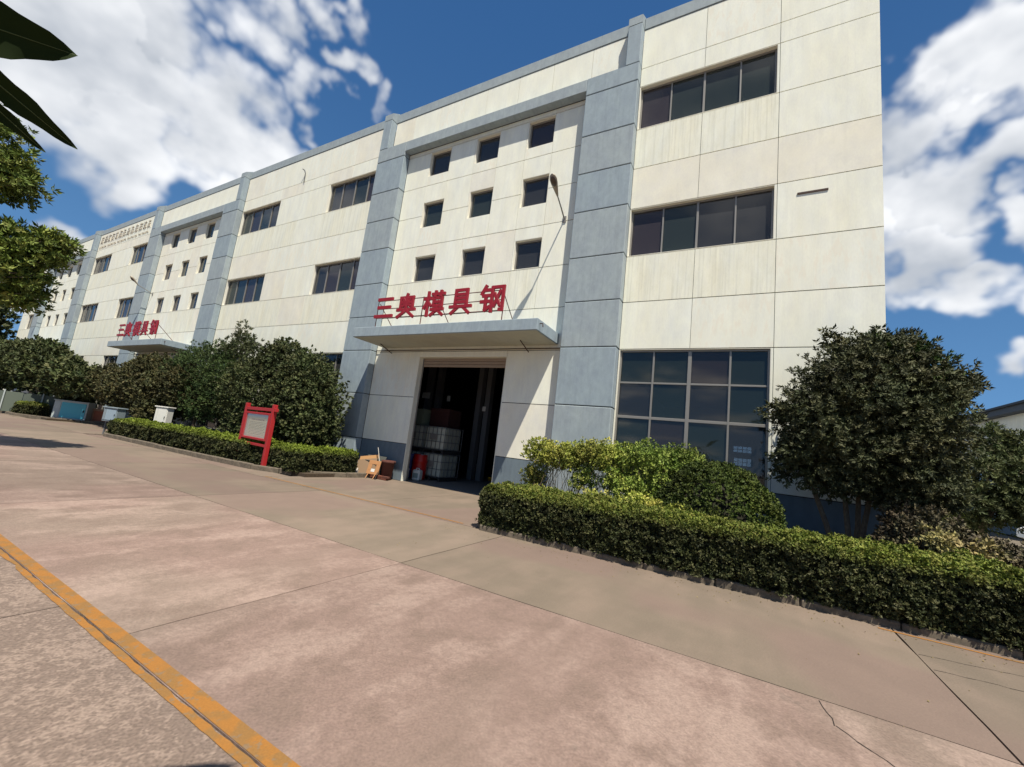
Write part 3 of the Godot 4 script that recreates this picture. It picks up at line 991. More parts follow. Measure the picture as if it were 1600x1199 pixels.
func make_lamp(label: String, at: Vector3) -> Node3D:
	var o := thing("wall_lamp", label, "lamp", at, 0.0, "arm lamps on the factory front")
	boxpart("wall_plate", M.alu, o, Vector3(-0.06, -0.1, 0.0), Vector3(0.06, 0.1, 0.03), 0.006)
	var a := Vector3(0, 0, 0.03)
	var b := Vector3(0.08, 0.27, 0.86)
	tubepart("arm", M.alu, o, [a, a.lerp(b, 0.5) + Vector3(0, 0.015, 0), b], [0.024, 0.022, 0.02], 8)
	var d := Vector3(-0.02, 0.36, 0.42).normalized()
	var st := mb()
	# head: a flattened teardrop along d
	var up := Vector3(0, 1, 0)
	var side := d.cross(up).normalized()
	var nrm := side.cross(d)
	var rings := []
	var prof := [[-0.02, 0.03], [0.08, 0.05], [0.20, 0.075], [0.34, 0.105], [0.46, 0.115], [0.55, 0.09], [0.60, 0.04], [0.61, 0.002]]
	for p in prof:
		var ring := []
		for k in 14:
			var t := TAU * k / 14
			var y := sin(t)
			ring.append(b + d * p[0] + side * cos(t) * p[1] + nrm * y * p[1] * (0.8 if y > 0 else 0.35))
		rings.append(ring)
	st.set_smooth_group(1)
	for i in rings.size() - 1:
		for k in 14:
			var k2 := (k + 1) % 14
			quad(st, rings[i][k], rings[i + 1][k], rings[i + 1][k2], rings[i][k2])
	build(st, "lamp_head", plain(Color(0.60, 0.56, 0.50), 0.5, 0.3), o)
	st = mb()
	# glass bowl under the head
	var c := b + d * 0.40 - nrm * 0.022
	rings = []
	for i in 5:
		var t := PI * 0.5 * i / 4.0
		var ring := []
		for k in 14:
			var q := TAU * k / 14
			ring.append(c + d * cos(q) * 0.15 * cos(t) + side * sin(q) * 0.088 * cos(t) - nrm * sin(t) * 0.06)
		rings.append(ring)
	st.set_smooth_group(1)
	for i in 4:
		for k in 14:
			var k2 := (k + 1) % 14
			quad(st, rings[i][k], rings[i + 1][k], rings[i + 1][k2], rings[i][k2])
	build(st, "glass_bowl", plain(Color(0.30, 0.24, 0.20), 0.25), o)
	return o

# ------------------------------------------------------------------ objects
func notice_board() -> void:
	var o := thing("notice_board", "red framed notice board on two posts in front of the left hedge", "notice board", Vector3(-15.37, 0.0, 3.22), -0.12)
	for x in [0.0, -1.95]:
		boxpart("post", M.red_paint, o, Vector3(x - 0.065, 0.0, -0.06), Vector3(x + 0.065, 2.02, 0.06), 0.008)
	boxpart("rail", M.red_paint, o, Vector3(-2.04, 1.80, -0.045), Vector3(-0.067, 1.90, 0.045), 0.006)
	boxpart("rail_end", M.red_paint, o, Vector3(0.067, 1.80, -0.045), Vector3(0.19, 1.90, 0.045), 0.006)
	boxpart("rail", M.red_paint, o, Vector3(-1.883, 0.68, -0.04), Vector3(-0.067, 0.76, 0.04), 0.006)
	var st := mb()
	var x0 := -1.86
	var x1 := -0.12
	var y0 := 0.86
	var y1 := 1.74
	for q in [[x0, y0, x1, y0 + 0.07], [x0, y1 - 0.07, x1, y1], [x0, y0 + 0.07, x0 + 0.08, y1 - 0.07], [x1 - 0.08, y0 + 0.07, x1, y1 - 0.07]]:
		box(st, Vector3(q[0], q[1], -0.05), Vector3(q[2], q[3], 0.055), 0.008)
	var f := build(st, "frame", M.red_paint, o)
	# printed sheet: a faded title and rows of small print
	rng.seed = 3
	var im := Image.create(192, 96, false, Image.FORMAT_RGB8)
	im.fill(Color(0.70, 0.69, 0.64))
	im.fill_rect(Rect2i(22, 16, 148, 72), Color(0.80, 0.76, 0.64))
	for k in 16: im.fill_rect(Rect2i(40 + k * 7, 20, 5, 6), Color(0.42, 0.22, 0.18))
	for r in 9:
		var x := 28
		while x < 164:
			var w := rng.randi_range(2, 7)
			im.fill_rect(Rect2i(x, 33 + r * 6, w, 2), Color(0.36, 0.34, 0.30))
			x += w + rng.randi_range(1, 3)
	var pm := plain(Color.WHITE, 0.8)
	pm.albedo_texture = ImageTexture.create_from_image(im)
	var s2 := mb()
	quad(s2, Vector3(x0 + 0.07, y1 - 0.06, 0.0), Vector3(x1 - 0.07, y1 - 0.06, 0.0), Vector3(x1 - 0.07, y0 + 0.06, 0.0), Vector3(x0 + 0.07, y0 + 0.06, 0.0))
	build(s2, "printed_sheet", pm, f)
	boxpart("back_panel", M.red_paint, f, Vector3(x0 + 0.07, y0 + 0.06, -0.03), Vector3(x1 - 0.07, y1 - 0.06, -0.008))
	boxpart("pane", M.clear, f, Vector3(x0 + 0.075, y0 + 0.065, 0.03), Vector3(x1 - 0.075, y1 - 0.065, 0.035))

func tote(label: String, at: Vector3, sd: int) -> void:
	# caged plastic liquid container on a pallet
	var o := thing("liquid_tote", label, "container", at, 0.0, "caged plastic containers in the doorway")
	var w := 1.0
	var d := 1.1
	var h := 0.98
	boxpart("tank", plain(Color(0.70, 0.71, 0.66), 0.5), o, Vector3(-w * 0.5 + 0.04, 0.14, -d * 0.5 + 0.04), Vector3(w * 0.5 - 0.04, h, d * 0.5 - 0.04), 0.05)
	var st := mb()
	for k in 6:
		var x := -w * 0.5 + w * k / 5.0
		tube(st, [Vector3(x, 0.14, d * 0.5), Vector3(x, h + 0.02, d * 0.5)], [0.012, 0.012], 6)
		var z := -d * 0.5 + d * k / 5.0
		tube(st, [Vector3(w * 0.5, 0.14, z), Vector3(w * 0.5, h + 0.02, z)], [0.012, 0.012], 6)
	for k in 4:
		var y := 0.16 + (h - 0.16) * k / 3.0
		tube(st, [Vector3(-w * 0.5, y, d * 0.5), Vector3(w * 0.5, y, d * 0.5)], [0.012, 0.012], 6)
		tube(st, [Vector3(w * 0.5, y, -d * 0.5), Vector3(w * 0.5, y, d * 0.5)], [0.012, 0.012], 6)
	build(st, "cage", M.steel, o)
	var p := mb()
	box(p, Vector3(-w * 0.5, 0.10, -d * 0.5), Vector3(w * 0.5, 0.135, d * 0.5), 0.006)
	for x in [-0.45, 0.0, 0.45]: box(p, Vector3(x - 0.05, 0.0, -d * 0.5), Vector3(x + 0.05, 0.099, d * 0.5), 0.006)
	build(p, "pallet", M.dark, o)
	boxpart("label_plate", M.alu, o, Vector3(-0.2, 0.5, d * 0.5 + 0.013), Vector3(0.15, 0.72, d * 0.5 + 0.02))

func drum(label: String, at: Vector3, col: Color) -> void:
	var o := thing("plastic_drum", label, "drum", at)
	var st := mb()
	lathe(st, Vector3.ZERO, [Vector2(0.0, 0.0), Vector2(0.24, 0.0), Vector2(0.26, 0.03), Vector2(0.265, 0.3), Vector2(0.275, 0.32), Vector2(0.275, 0.36), Vector2(0.265, 0.38), Vector2(0.265, 0.62), Vector2(0.275, 0.64), Vector2(0.275, 0.68), Vector2(0.265, 0.7), Vector2(0.25, 0.88), Vector2(0.23, 0.9), Vector2(0.23, 0.88), Vector2(0.0, 0.88)], 24)
	build(st, "body", plain(col, 0.4), o)
	st = mb()
	lathe(st, Vector3(0.1, 0.88, 0.05), [Vector2(0.04, 0.0), Vector2(0.04, 0.03), Vector2(0.0, 0.03)], 12)
	build(st, "cap", M.white, o)

func jerrican(label: String, at: Vector3, turn: float) -> void:
	var o := thing("jerrican", label, "jerrican", at, turn, "pale jerricans on the hall floor")
	boxpart("body", plain(Color(0.78, 0.79, 0.78), 0.45), o, Vector3(-0.15, 0.0, -0.13), Vector3(0.15, 0.37, 0.13), 0.04)
	tubepart("handle", M.white, o, [Vector3(-0.08, 0.36, 0), Vector3(-0.06, 0.42, 0), Vector3(0.05, 0.42, 0), Vector3(0.07, 0.36, 0)], [0.016, 0.016, 0.016, 0.016], 6)
	boxpart("paper_label", plain(Color(0.45, 0.52, 0.52), 0.7), o, Vector3(-0.10, 0.09, 0.131), Vector3(0.10, 0.26, 0.134))

func cabinet(called: String, label: String, cat: String, at: Vector3, turn: float, size: Vector3, body: Material, door_m: Material, legs: float) -> void:
	var o := thing(called, label, cat, at, turn)
	var w := size.x * 0.5
	boxpart("body", body, o, Vector3(-w, legs, -size.z * 0.5), Vector3(w, legs + size.y, size.z * 0.5), 0.012)
	boxpart("roof", body, o, Vector3(-w - 0.04, legs + size.y + 0.002, -size.z * 0.5 - 0.04), Vector3(w + 0.04, legs + size.y + 0.05, size.z * 0.5 + 0.05), 0.01)
	boxpart("door", door_m, o, Vector3(-w * 0.55, legs + 0.07, size.z * 0.5 + 0.002), Vector3(w * 0.9, legs + size.y - 0.07, size.z * 0.5 + 0.02), 0.005)
	boxpart("side_door", body, o, Vector3(-w * 0.92, legs + 0.07, size.z * 0.5 + 0.002), Vector3(-w * 0.6, legs + size.y - 0.07, size.z * 0.5 + 0.018), 0.005)
	boxpart("handle", M.dark, o, Vector3(w * 0.78, legs + size.y * 0.45, size.z * 0.5 + 0.021), Vector3(w * 0.84, legs + size.y * 0.58, size.z * 0.5 + 0.05), 0.004)
	if legs > 0.0:
		for x in [-w + 0.05, w - 0.05]:
			boxpart("leg", M.steel, o, Vector3(x - 0.03, 0.0, -0.03), Vector3(x + 0.03, legs - 0.002, 0.03))

func junk() -> void:
	rng.seed = 91
	# bricks under the boxes
	var bp := thing("brick_stack", "low row of old red bricks under the wooden frame by the door", "bricks", Vector3(-13.3, 0.0, 0.55))
	var brm := [plain(Color(0.42, 0.24, 0.18), 0.95), plain(Color(0.36, 0.22, 0.18), 0.95), plain(Color(0.47, 0.29, 0.22), 0.95)]
	for j in 2:
		for k in 4:
			boxpart("brick", brm[rng.randi() % 3], bp, Vector3(k * 0.235 - 0.45 + j * 0.06, j * 0.068 + 0.001, -0.06), Vector3(k * 0.235 - 0.225 + j * 0.06, j * 0.068 + 0.064, 0.06), 0.006)
	# wooden stool-like frame with a square hole
	var o := thing("wooden_stool", "light wooden square stool top with a hole leaning in front of the cardboard", "stool", Vector3(-13.36, 0.12, 0.72), 0.12)
	var st := mb()
	var tl := Transform3D(Basis(Vector3.RIGHT, -0.22), Vector3(0, 0.02, 0))
	for q in [[-0.24, 0.0, 0.24, 0.13], [-0.24, 0.33, 0.24, 0.46], [-0.24, 0.13, -0.09, 0.33], [0.09, 0.13, 0.24, 0.33]]:
		box(st, Vector3(q[0], q[1], 0), Vector3(q[2], q[3], 0.025), 0.004, tl)
	build(st, "board", M.wood, o)
	boxpart("paper_label", M.white, o, Vector3(-0.07, 0.08, 0.027), Vector3(0.08, 0.18, 0.03), 0.0, tl)
	for x in [-0.15, 0.15]:
		tubepart("leg", M.wood, o, [Vector3(x, 0.02, 0.03), Vector3(x + 0.03, -0.115, 0.16)], [0.014, 0.012], 6)
	o = thing("cardboard_box", "large flattened brown cardboard box leaning on the blue plinth", "box", Vector3(-13.85, 0.0, 0.62), 0.2)
	var t2 := Transform3D(Basis(Vector3.RIGHT, -0.35) * Basis(Vector3.BACK, 0.2), Vector3(0, 0.06, 0))
	boxpart("panel", M.card_b, o, Vector3(-0.32, 0.0, 0), Vector3(0.42, 0.56, 0.03), 0.004, t2)
	boxpart("flap", M.card, o, Vector3(-0.32, 0.56, 0.0), Vector3(0.42, 0.72, 0.012), 0.003, t2 * Transform3D(Basis(Vector3.RIGHT, -0.1), Vector3(0, 0.0, 0.0)))
	o = thing("plastic_sack", "crumpled white plastic sack on the ground beside the cardboard", "sack", Vector3(-14.0, 0.0, 0.98))
	st = mb()
	var n := FastNoiseLite.new(); n.seed = 4; n.frequency = 3.0
	var ring := 14
	for i in 7:
		for k in ring:
			var ps := []
			for q in [[i, k], [i + 1, k], [i + 1, k + 1], [i, k + 1]]:
				var th: float = PI * 0.5 * q[0] / 7.0
				var ph: float = TAU * (q[1] % ring) / ring
				var dd := Vector3(cos(ph) * cos(th), sin(th), sin(ph) * cos(th))
				ps.append(dd * Vector3(0.26, 0.26, 0.18) * (1.0 + 0.9 * n.get_noise_3dv(dd)))
			quad(st, ps[0], ps[1], ps[2], ps[3])
	build(st, "fabric", plain(Color(0.72, 0.70, 0.67), 0.7), o)
	o = thing("planter_tub", "rusty dark tub standing behind the wooden frame", "tub", Vector3(-13.05, 0.0, 0.36))
	st = mb()
	lathe(st, Vector3.ZERO, [Vector2(0.0, 0.0), Vector2(0.16, 0.0), Vector2(0.21, 0.55), Vector2(0.24, 0.56), Vector2(0.24, 0.64), Vector2(0.20, 0.64), Vector2(0.19, 0.56), Vector2(0.0, 0.55)], 18)
	build(st, "shell", plain(Color(0.32, 0.18, 0.15), 0.9), o)
	o = thing("tray_box", "dark shallow crate standing behind the flattened cardboard", "crate", Vector3(-13.75, 0.0, 0.42), 0.1)
	boxpart("lid", plain(Color(0.30, 0.31, 0.29), 0.9), o, Vector3(-0.36, 0.55, -0.02), Vector3(0.45, 0.82, 0.03), 0.01, Transform3D(Basis(Vector3.RIGHT, -0.4), Vector3(0, -0.03, 0.15)))
	boxpart("body", plain(Color(0.20, 0.21, 0.20), 0.9), o, Vector3(-0.38, 0.0, -0.03), Vector3(0.47, 0.56, 0.06), 0.01)
	o = thing("wooden_pole", "thin grey pole leaning against the junk by the door", "pole", Vector3(-13.25, 0.0, 0.70))
	tubepart("shaft", M.alu, o, [Vector3(0.06, 0.42, -0.12), Vector3(-0.42, 1.02, -0.36)], [0.018, 0.016], 8)
	tubepart("tip", M.dark, o, [Vector3(0.16, 0.0, 0.12), Vector3(0.062, 0.418, -0.118)], [0.016, 0.017], 8)

func car(label: String, at: Vector3, turn: float) -> void:
	var o := thing("parked_car", label, "car", at, turn)
	# side profile (x forward), extruded across z
	var prof := [Vector2(-2.1, 0.35), Vector2(-2.15, 0.75), Vector2(-2.0, 0.95), Vector2(-1.5, 1.02), Vector2(-0.9, 1.42), Vector2(0.1, 1.46), Vector2(0.75, 1.2), Vector2(1.05, 1.0), Vector2(1.85, 0.88), Vector2(2.12, 0.7), Vector2(2.15, 0.4), Vector2(1.75, 0.3)]
	# wheel arches
	for k in 9:
		var t := PI * k / 8.0
		prof.append(Vector2(1.3 + 0.38 * cos(t), 0.3 + 0.38 * sin(t)))
	for k in 9:
		var t := PI * k / 8.0
		prof.append(Vector2(-1.3 + 0.38 * cos(t), 0.3 + 0.38 * sin(t)))
	var poly := PackedVector2Array(prof)
	var idx := Geometry2D.triangulate_polygon(poly)
	var st := mb()
	for s in [-1.0, 1.0]:
		for t in range(0, idx.size(), 3):
			var q := [poly[idx[t]], poly[idx[t + 1]], poly[idx[t + 2]]]
			var ccw: bool = (q[1] - q[0]).cross(q[2] - q[0]) > 0.0
			if ccw == (s > 0.0): q = [q[0], q[2], q[1]]
			for p in q:
				var inset: float = clampf((p.y - 0.95) / 0.5, 0.0, 1.0) * 0.22
				vtx(st, Vector3(p.x, p.y, s * (0.88 - inset)), Vector2.ZERO)
	for k in poly.size():
		var a := poly[k]
		var b := poly[(k + 1) % poly.size()]
		var ia := 0.88 - clampf((a.y - 0.95) / 0.5, 0.0, 1.0) * 0.22
		var ib := 0.88 - clampf((b.y - 0.95) / 0.5, 0.0, 1.0) * 0.22
		quad(st, Vector3(a.x, a.y, -ia), Vector3(b.x, b.y, -ib), Vector3(b.x, b.y, ib), Vector3(a.x, a.y, ia))
	var pm := plain(Color(0.86, 0.87, 0.88), 0.25)
	pm.clearcoat_enabled = true
	pm.cull_mode = BaseMaterial3D.CULL_DISABLED
	build(st, "body", pm, o)
	var gm := plain(Color(0.05, 0.06, 0.07), 0.05)
	for s in [-1.0, 1.0]:
		var g := mb()
		var zz := 0.885
		var pts := [Vector3(-1.3, 1.0, s * (zz - 0.02)), Vector3(-0.82, 1.36, s * (zz - 0.17)), Vector3(0.08, 1.39, s * (zz - 0.18)), Vector3(0.72, 1.02, s * (zz - 0.02))]
		if s > 0: quad(g, pts[0], pts[1], pts[2], pts[3])
		else: quad(g, pts[3], pts[2], pts[1], pts[0])
		build(g, "side_window", gm, o)
	for x in [-1.3, 1.3]:
		for s in [-1.0, 1.0]:
			var w := mb()
			tube(w, [Vector3(x, 0.31, s * 0.66), Vector3(x, 0.31, s * 0.87)], [0.31, 0.31], 24)
			var wh := build(w, "wheel", plain(Color(0.05, 0.05, 0.05), 0.9), o)
			var rm := mb()
			tube(rm, [Vector3(x, 0.31, s * 0.865), Vector3(x, 0.31, s * 0.885)], [0.2, 0.17], 16)
			build(rm, "rim", M.alu, wh)
	for s in [-0.62, 0.62]:
		boxpart("headlight", M.white, o, Vector3(1.98, 0.66, s - 0.16), Vector3(2.13, 0.78, s + 0.16), 0.03)

func big_leaf(parent: Node, base: Vector3, tip: Vector3, w: float, nrm: Vector3, mat: Material, droop: float, fold := 0.25) -> void:
	# one large leaf: midrib from base to tip, blade folded along it, wavy margin
	var n := 14
	var u := (tip - base)
	var len := u.length()
	u = u / len
	var side := u.cross(nrm).normalized()
	var up := side.cross(u).normalized()
	var st := mb()
	st.set_smooth_group(1)
	var rows := []
	for i in n + 1:
		var t := float(i) / n
		var ww := w * pow(sin(PI * pow(t, 0.8)), 0.75) * (1.0 + 0.06 * sin(t * 23.0)) if i < n else 0.0
		var c := base + u * len * t + up * (4.0 * t * (1.0 - t)) * droop
		var row := []
		for k in 5:
			var s := (k - 2) / 2.0
			row.append(c + side * ww * s + up * (absf(s) * ww * fold + sin(t * 17.0 + k) * 0.004 * absf(s)))
		rows.append(row)
	for i in n:
		for k in 4:
			quad(st, rows[i][k], rows[i + 1][k], rows[i + 1][k + 1], rows[i][k + 1])
	var lf := build(st, "leaf", mat, parent)
	var rib := mb()
	var ps := []
	var rs := []
	for i in n + 1:
		ps.append(rows[i][2] + up * 0.0002)
		rs.append(lerpf(0.0016, 0.0004, float(i) / n))
	tube(rib, ps, rs, 5, false)
	build(rib, "midrib", M.midrib, lf)

# ------------------------------------------------------------------ the scene
func _ready() -> void:
	# camera
	var cam := Camera3D.new()
	cam.name = "camera"
	cam.fov = 85.6
	cam.near = 0.05
	cam.far = 900.0
	add_child(cam)
	cam.transform = Transform3D(Basis(Vector3(0.87142, 0.11620, -0.47657), Vector3(-0.02862, 0.98193, 0.18708), Vector3(0.48970, -0.14939, 0.85900)).orthonormalized(), Vector3(-2.552, 1.60, 10.979))
	cam.current = true
	# sky
	var sm := PanoramaSkyMaterial.new()
	sm.panorama = sky_panorama()
	var sky := Sky.new()
	sky.sky_material = sm
	var env := Environment.new()
	env.background_mode = Environment.BG_SKY
	env.sky = sky
	env.background_energy_multiplier = 1.0
	env.tonemap_mode = Environment.TONE_MAPPER_LINEAR
	env.tonemap_exposure = 1.36
	env.sdfgi_enabled = true
	env.ssao_enabled = true
	env.ssil_enabled = true
	var we := WorldEnvironment.new()
	we.name = "world_environment"
	we.environment = env
	add_child(we)
	# sun: high, in front of the facade and to its right
	var sun := DirectionalLight3D.new()
	sun.name = "sun"
	sun.light_energy = 1.6
	sun.light_color = Color(1.0, 0.965, 0.90)
	sun.light_angular_distance = 0.5
	sun.shadow_enabled = true
	add_child(sun)
	sun.look_at_from_position(Vector3(1.12, 2.95, 1.0) * 10.0, Vector3.ZERO)

	make_materials()
	make_ground()
	make_building()
	make_letters()
	make_objects()
	make_plants()

func make_ground() -> void:
	rng.seed = 8
	var st := mb()
	quad(st, Vector3(-400, -0.075, -400), Vector3(400, -0.075, -400), Vector3(400, -0.075, 400), Vector3(-400, -0.075, 400))
	var gr := build(st, "ground", tri_mat(M.kerb.albedo_texture, Vector3(0.15, 0.15, 0.15), 0.95), null)
	gr.set_meta("kind", "structure")
	var road := base_struct("road")
	var xj := [-0.95, -6.26, -11.5, -16.8, -22.1, -27.4, -32.7, -38.0, -43.3, -48.6, -53.9, -59.2, -64.5, -69.8]
	xj.reverse()
	xj.append_array([4.4, 9.7, 15.0])
	for i in xj.size() - 1:
		slab(road, xj[i], 4.03, xj[i + 1], 6.75, [M.road_smooth, M.road_smooth_b, M.road_smooth_c][(i * 2) % 3], 0.009)
		slab(road, xj[i], 6.75, xj[i + 1], 9.543, [M.road_c, M.road, M.road_b][(i * 2 + 1) % 3], 0.005)
		slab(road, xj[i] - 0.8, 9.543, xj[i + 1] - 0.8, 12.4, M.road_flaked)
		slab(road, xj[i] - 0.8, 12.4, xj[i + 1] - 0.8, 15.2, M.road_flaked)
	# aprons in front of the doors and the strips under the kerbs
	slab(road, -14.0, -0.26, -9.9, 4.03, M.road_smooth)
	slab(road, -9.9, -0.26, -6.9, 4.03, M.road_smooth)
	slab(road, -6.9, 3.6, 15.0, 4.03, M.road_smooth)
	slab(road, -27.6, 3.2, -14.0, 4.03, M.road_smooth)
	slab(road, -37.4, -0.26, -32.0, 4.03, M.road_smooth)
	slab(road, -32.0, -0.26, -27.0, 4.03, M.road_smooth)
	slab(road, -60.0, 3.6, -37.4, 4.03, M.road_smooth)
	slab(road, -69.8, -0.26, -60.0, 4.03, M.road_smooth)
	# fallen leaves and grit along the kerbs
	var xfs := []
	var cols := []
	for k in 520:
		var right := k % 3 != 0
		var px := rng.randf_range(-7.5, 3.0) if right else rng.randf_range(-26.0, -13.4)
		var off := absf(rng.randfn()) * 0.28
		var pzz := (4.19 if right else 3.66) + off
		if rng.randf() < 0.12: pzz += rng.randf() * 2.5
		var sc := rng.randf_range(0.012, 0.032)
		xfs.append(Transform3D((Basis(Vector3.UP, rng.randf() * TAU) * Basis(Vector3.RIGHT, PI * 0.5 + rng.randf_range(-0.25, 0.25))).scaled(Vector3(sc, sc, sc)), Vector3(px, 0.006, pzz)))
		cols.append(Color(0.16, 0.12, 0.06).lerp(Color(0.30, 0.24, 0.11), rng.randf()) * rng.randf_range(0.6, 1.1))
	var lst := mb()
	leaf_tris(lst, Transform3D.IDENTITY, 1.0, 0.3, 0.12, 0.2)
	lst.generate_normals()
	scatter("fallen_leaves", road, lst.commit(), xfs, cols)
	# painted lines
	var m := mb()
	quad(m, Vector3(-70, 0.004, 9.44), Vector3(15, 0.004, 9.44), Vector3(15, 0.004, 9.535), Vector3(-70, 0.004, 9.535))
	build(m, "painted_line", M.yellow, road)
	# the worn half of the line on the other side of the joint, broken away in places
	m = mb()
	var x := -40.0
	var pz := 9.6
	var hole := 0.0
	var ez := 9.55
	while x < 6.0:
		var s := rng.randf_range(0.05, 0.14)
		var nz := 9.598 + rng.randf_range(-0.004, 0.003)
		if rng.randf() < 0.035: hole = rng.randf_range(0.1, 0.25)
		if hole > 0.0: nz = 9.575 + rng.randf_range(-0.012, 0.012)
		hole -= s
		var ez2 := 9.549 + maxf(0.0, rng.randf_range(-0.012, 0.014)) + (0.012 if hole > 0.12 else 0.0)
		quad(m, Vector3(x, 0.004, ez), Vector3(x + s, 0.004, ez2), Vector3(x + s, 0.004, nz), Vector3(x, 0.004, pz))
		pz = nz
		ez = ez2
		x += s
	build(m, "painted_line", M.yellow, road)
	m = mb()
	quad(m, Vector3(-14, 0.004, 3.90), Vector3(-7.3, 0.004, 3.90), Vector3(-7.3, 0.004, 3.955), Vector3(-14, 0.004, 3.955))
	quad(m, Vector3(-1.1, 0.004, 4.165), Vector3(14, 0.004, 4.12), Vector3(14, 0.004, 4.165), Vector3(-1.1, 0.004, 4.21))
	build(m, "painted_line", M.yellow, road)
	# hairline cracks on the right-hand slab and along the joints
	for q in [[Vector2(-0.93, 4.86), Vector2(0.2, 4.62), Vector2(1.6, 4.3)], [Vector2(-0.93, 5.25), Vector2(-0.2, 5.16), Vector2(1.4, 4.9)], [Vector2(-2.0, 6.78), Vector2(-1.95, 7.1), Vector2(-1.7, 7.4), Vector2(-1.4, 7.9)]]:
		m = mb()
		for i in q.size() - 1:
			var a: Vector2 = q[i]
			var b: Vector2 = q[i + 1]
			var k := maxi(2, int(a.distance_to(b) / 0.07))
			var prev := a
			for j in k:
				var p := a.lerp(b, (j + 1.0) / k) + Vector2(rng.randf_range(-0.01, 0.01), rng.randf_range(-0.012, 0.012))
				var nn := (p - prev).normalized().orthogonal() * rng.randf_range(0.002, 0.0045)
				quad(m, Vector3(prev.x - nn.x, 0.003, prev.y - nn.y), Vector3(p.x - nn.x, 0.003, p.y - nn.y), Vector3(p.x + nn.x, 0.003, p.y + nn.y), Vector3(prev.x + nn.x, 0.003, prev.y + nn.y))
				prev = p
		build(m, "crack", M.crack, road)
	# kerbs and beds
	var kb := base_struct("kerb")
	kerb_line(kb, [Vector3(14, 0, 3.79), Vector3(-6.80, 0, 4.07)], 0.13, 0.10, 1.0)
	kerb_line(kb, [Vector3(-6.87, 0, 4.0), Vector3(-6.95, 0, 0.35)], 0.13, 0.10, 1.0)
	kerb_line(kb, [Vector3(-13.62, 0, 0.45), Vector3(-13.68, 0, 1.5), Vector3(-14.05, 0, 2.45), Vector3(-14.7, 0, 3.1), Vector3(-15.6, 0, 3.42), Vector3(-18.0, 0, 3.52), Vector3(-26.4, 0, 3.62), Vector3(-27.2, 0, 3.35), Vector3(-27.6, 0, 2.7), Vector3(-27.7, 0, 0.4)], 0.14, 0.15, 0.9)
	kerb_line(kb, [Vector3(-36.3, 0, 0.5), Vector3(-36.9, 0, 1.6), Vector3(-38.0, 0, 2.9), Vector3(-39.6, 0, 3.7), Vector3(-58.0, 0, 3.9)], 0.14, 0.15, 1.0)
	for q in [[-6.80, 0.02, 14.0, 3.72], [-27.2, 0.02, -13.75, 2.9], [-58.0, 0.02, -37.0, 3.0]]:
		var b := boxpart("planting_bed", M.soil, null, Vector3(q[0], -0.06, q[1]), Vector3(q[2], 0.10, q[3]))
		b.set_meta("kind", "structure")

func make_letters() -> void:
	make_sign("red Chinese lettering on a frame over the open doorway canopy", Vector3(-13.69, 5.051, 1.35))
	var first: Node3D = get_node("shop_sign")
	copy_of(first, Vector3(-13.69 - 21.92, 5.051, 1.35), 0.0, "smaller distant red sign frame on the canopy above the dark shrubs", "red lettering on the canopies")
	var lamp := make_lamp("arm lamp on the wall right of the near nine windows", Vector3(-7.62, 8.78, 0.001))
	copy_of(lamp, Vector3(-36.45, 8.66, 0.001), 0.0, "arm lamp beside the middle doorway pillar above the distant red sign", "arm lamps on the factory front")
	copy_of(lamp, Vector3(-58.2, 8.74, 0.001), 0.0, "farthest arm lamp at the left end of the factory", "arm lamps on the factory front")
	# raised lettering under the coping of the third wall, too worn to read
	rng.seed = 41
	for k in 13:
		var st := mb()
		var strokes := []
		for i in 3: strokes.append([rng.randf_range(0, 2), 2.0 + i * 3.2, rng.randf_range(7, 10), 2.0 + i * 3.2])
		var v := rng.randf_range(2, 7)
		strokes.append([v, 0.2, v, 9.8])
		strokes.append([v + rng.randf_range(1.5, 3), 6.0, rng.randf_range(6.5, 9.5), 0.3])
		strokes.append([v - 1.0, 5.5, rng.randf_range(0.2, 1.5), 0.4])
		glyph(st, strokes, Vector3(-48.9 + k * 0.72, 13.95, 0.004), 0.56, 0.62, 0.045, 0.03)
		build(st, "raised_character", M.letter, bld)
	for k in 44:
		var st := mb()
		if k % 9 == 7: continue
		var x := -48.9 + k * 0.212
		box(st, Vector3(x, 13.55, 0.004), Vector3(x + 0.035, 13.72, 0.03))
		if k % 3 != 1: box(st, Vector3(x + 0.036, 13.60 + 0.03 * (k % 3), 0.004), Vector3(x + 0.11, 13.625 + 0.03 * (k % 3), 0.03))
		if k % 2 == 0: box(st, Vector3(x + 0.10, 13.55, 0.004), Vector3(x + 0.13, 13.63, 0.028))
		build(st, "raised_letter", M.letter, bld)

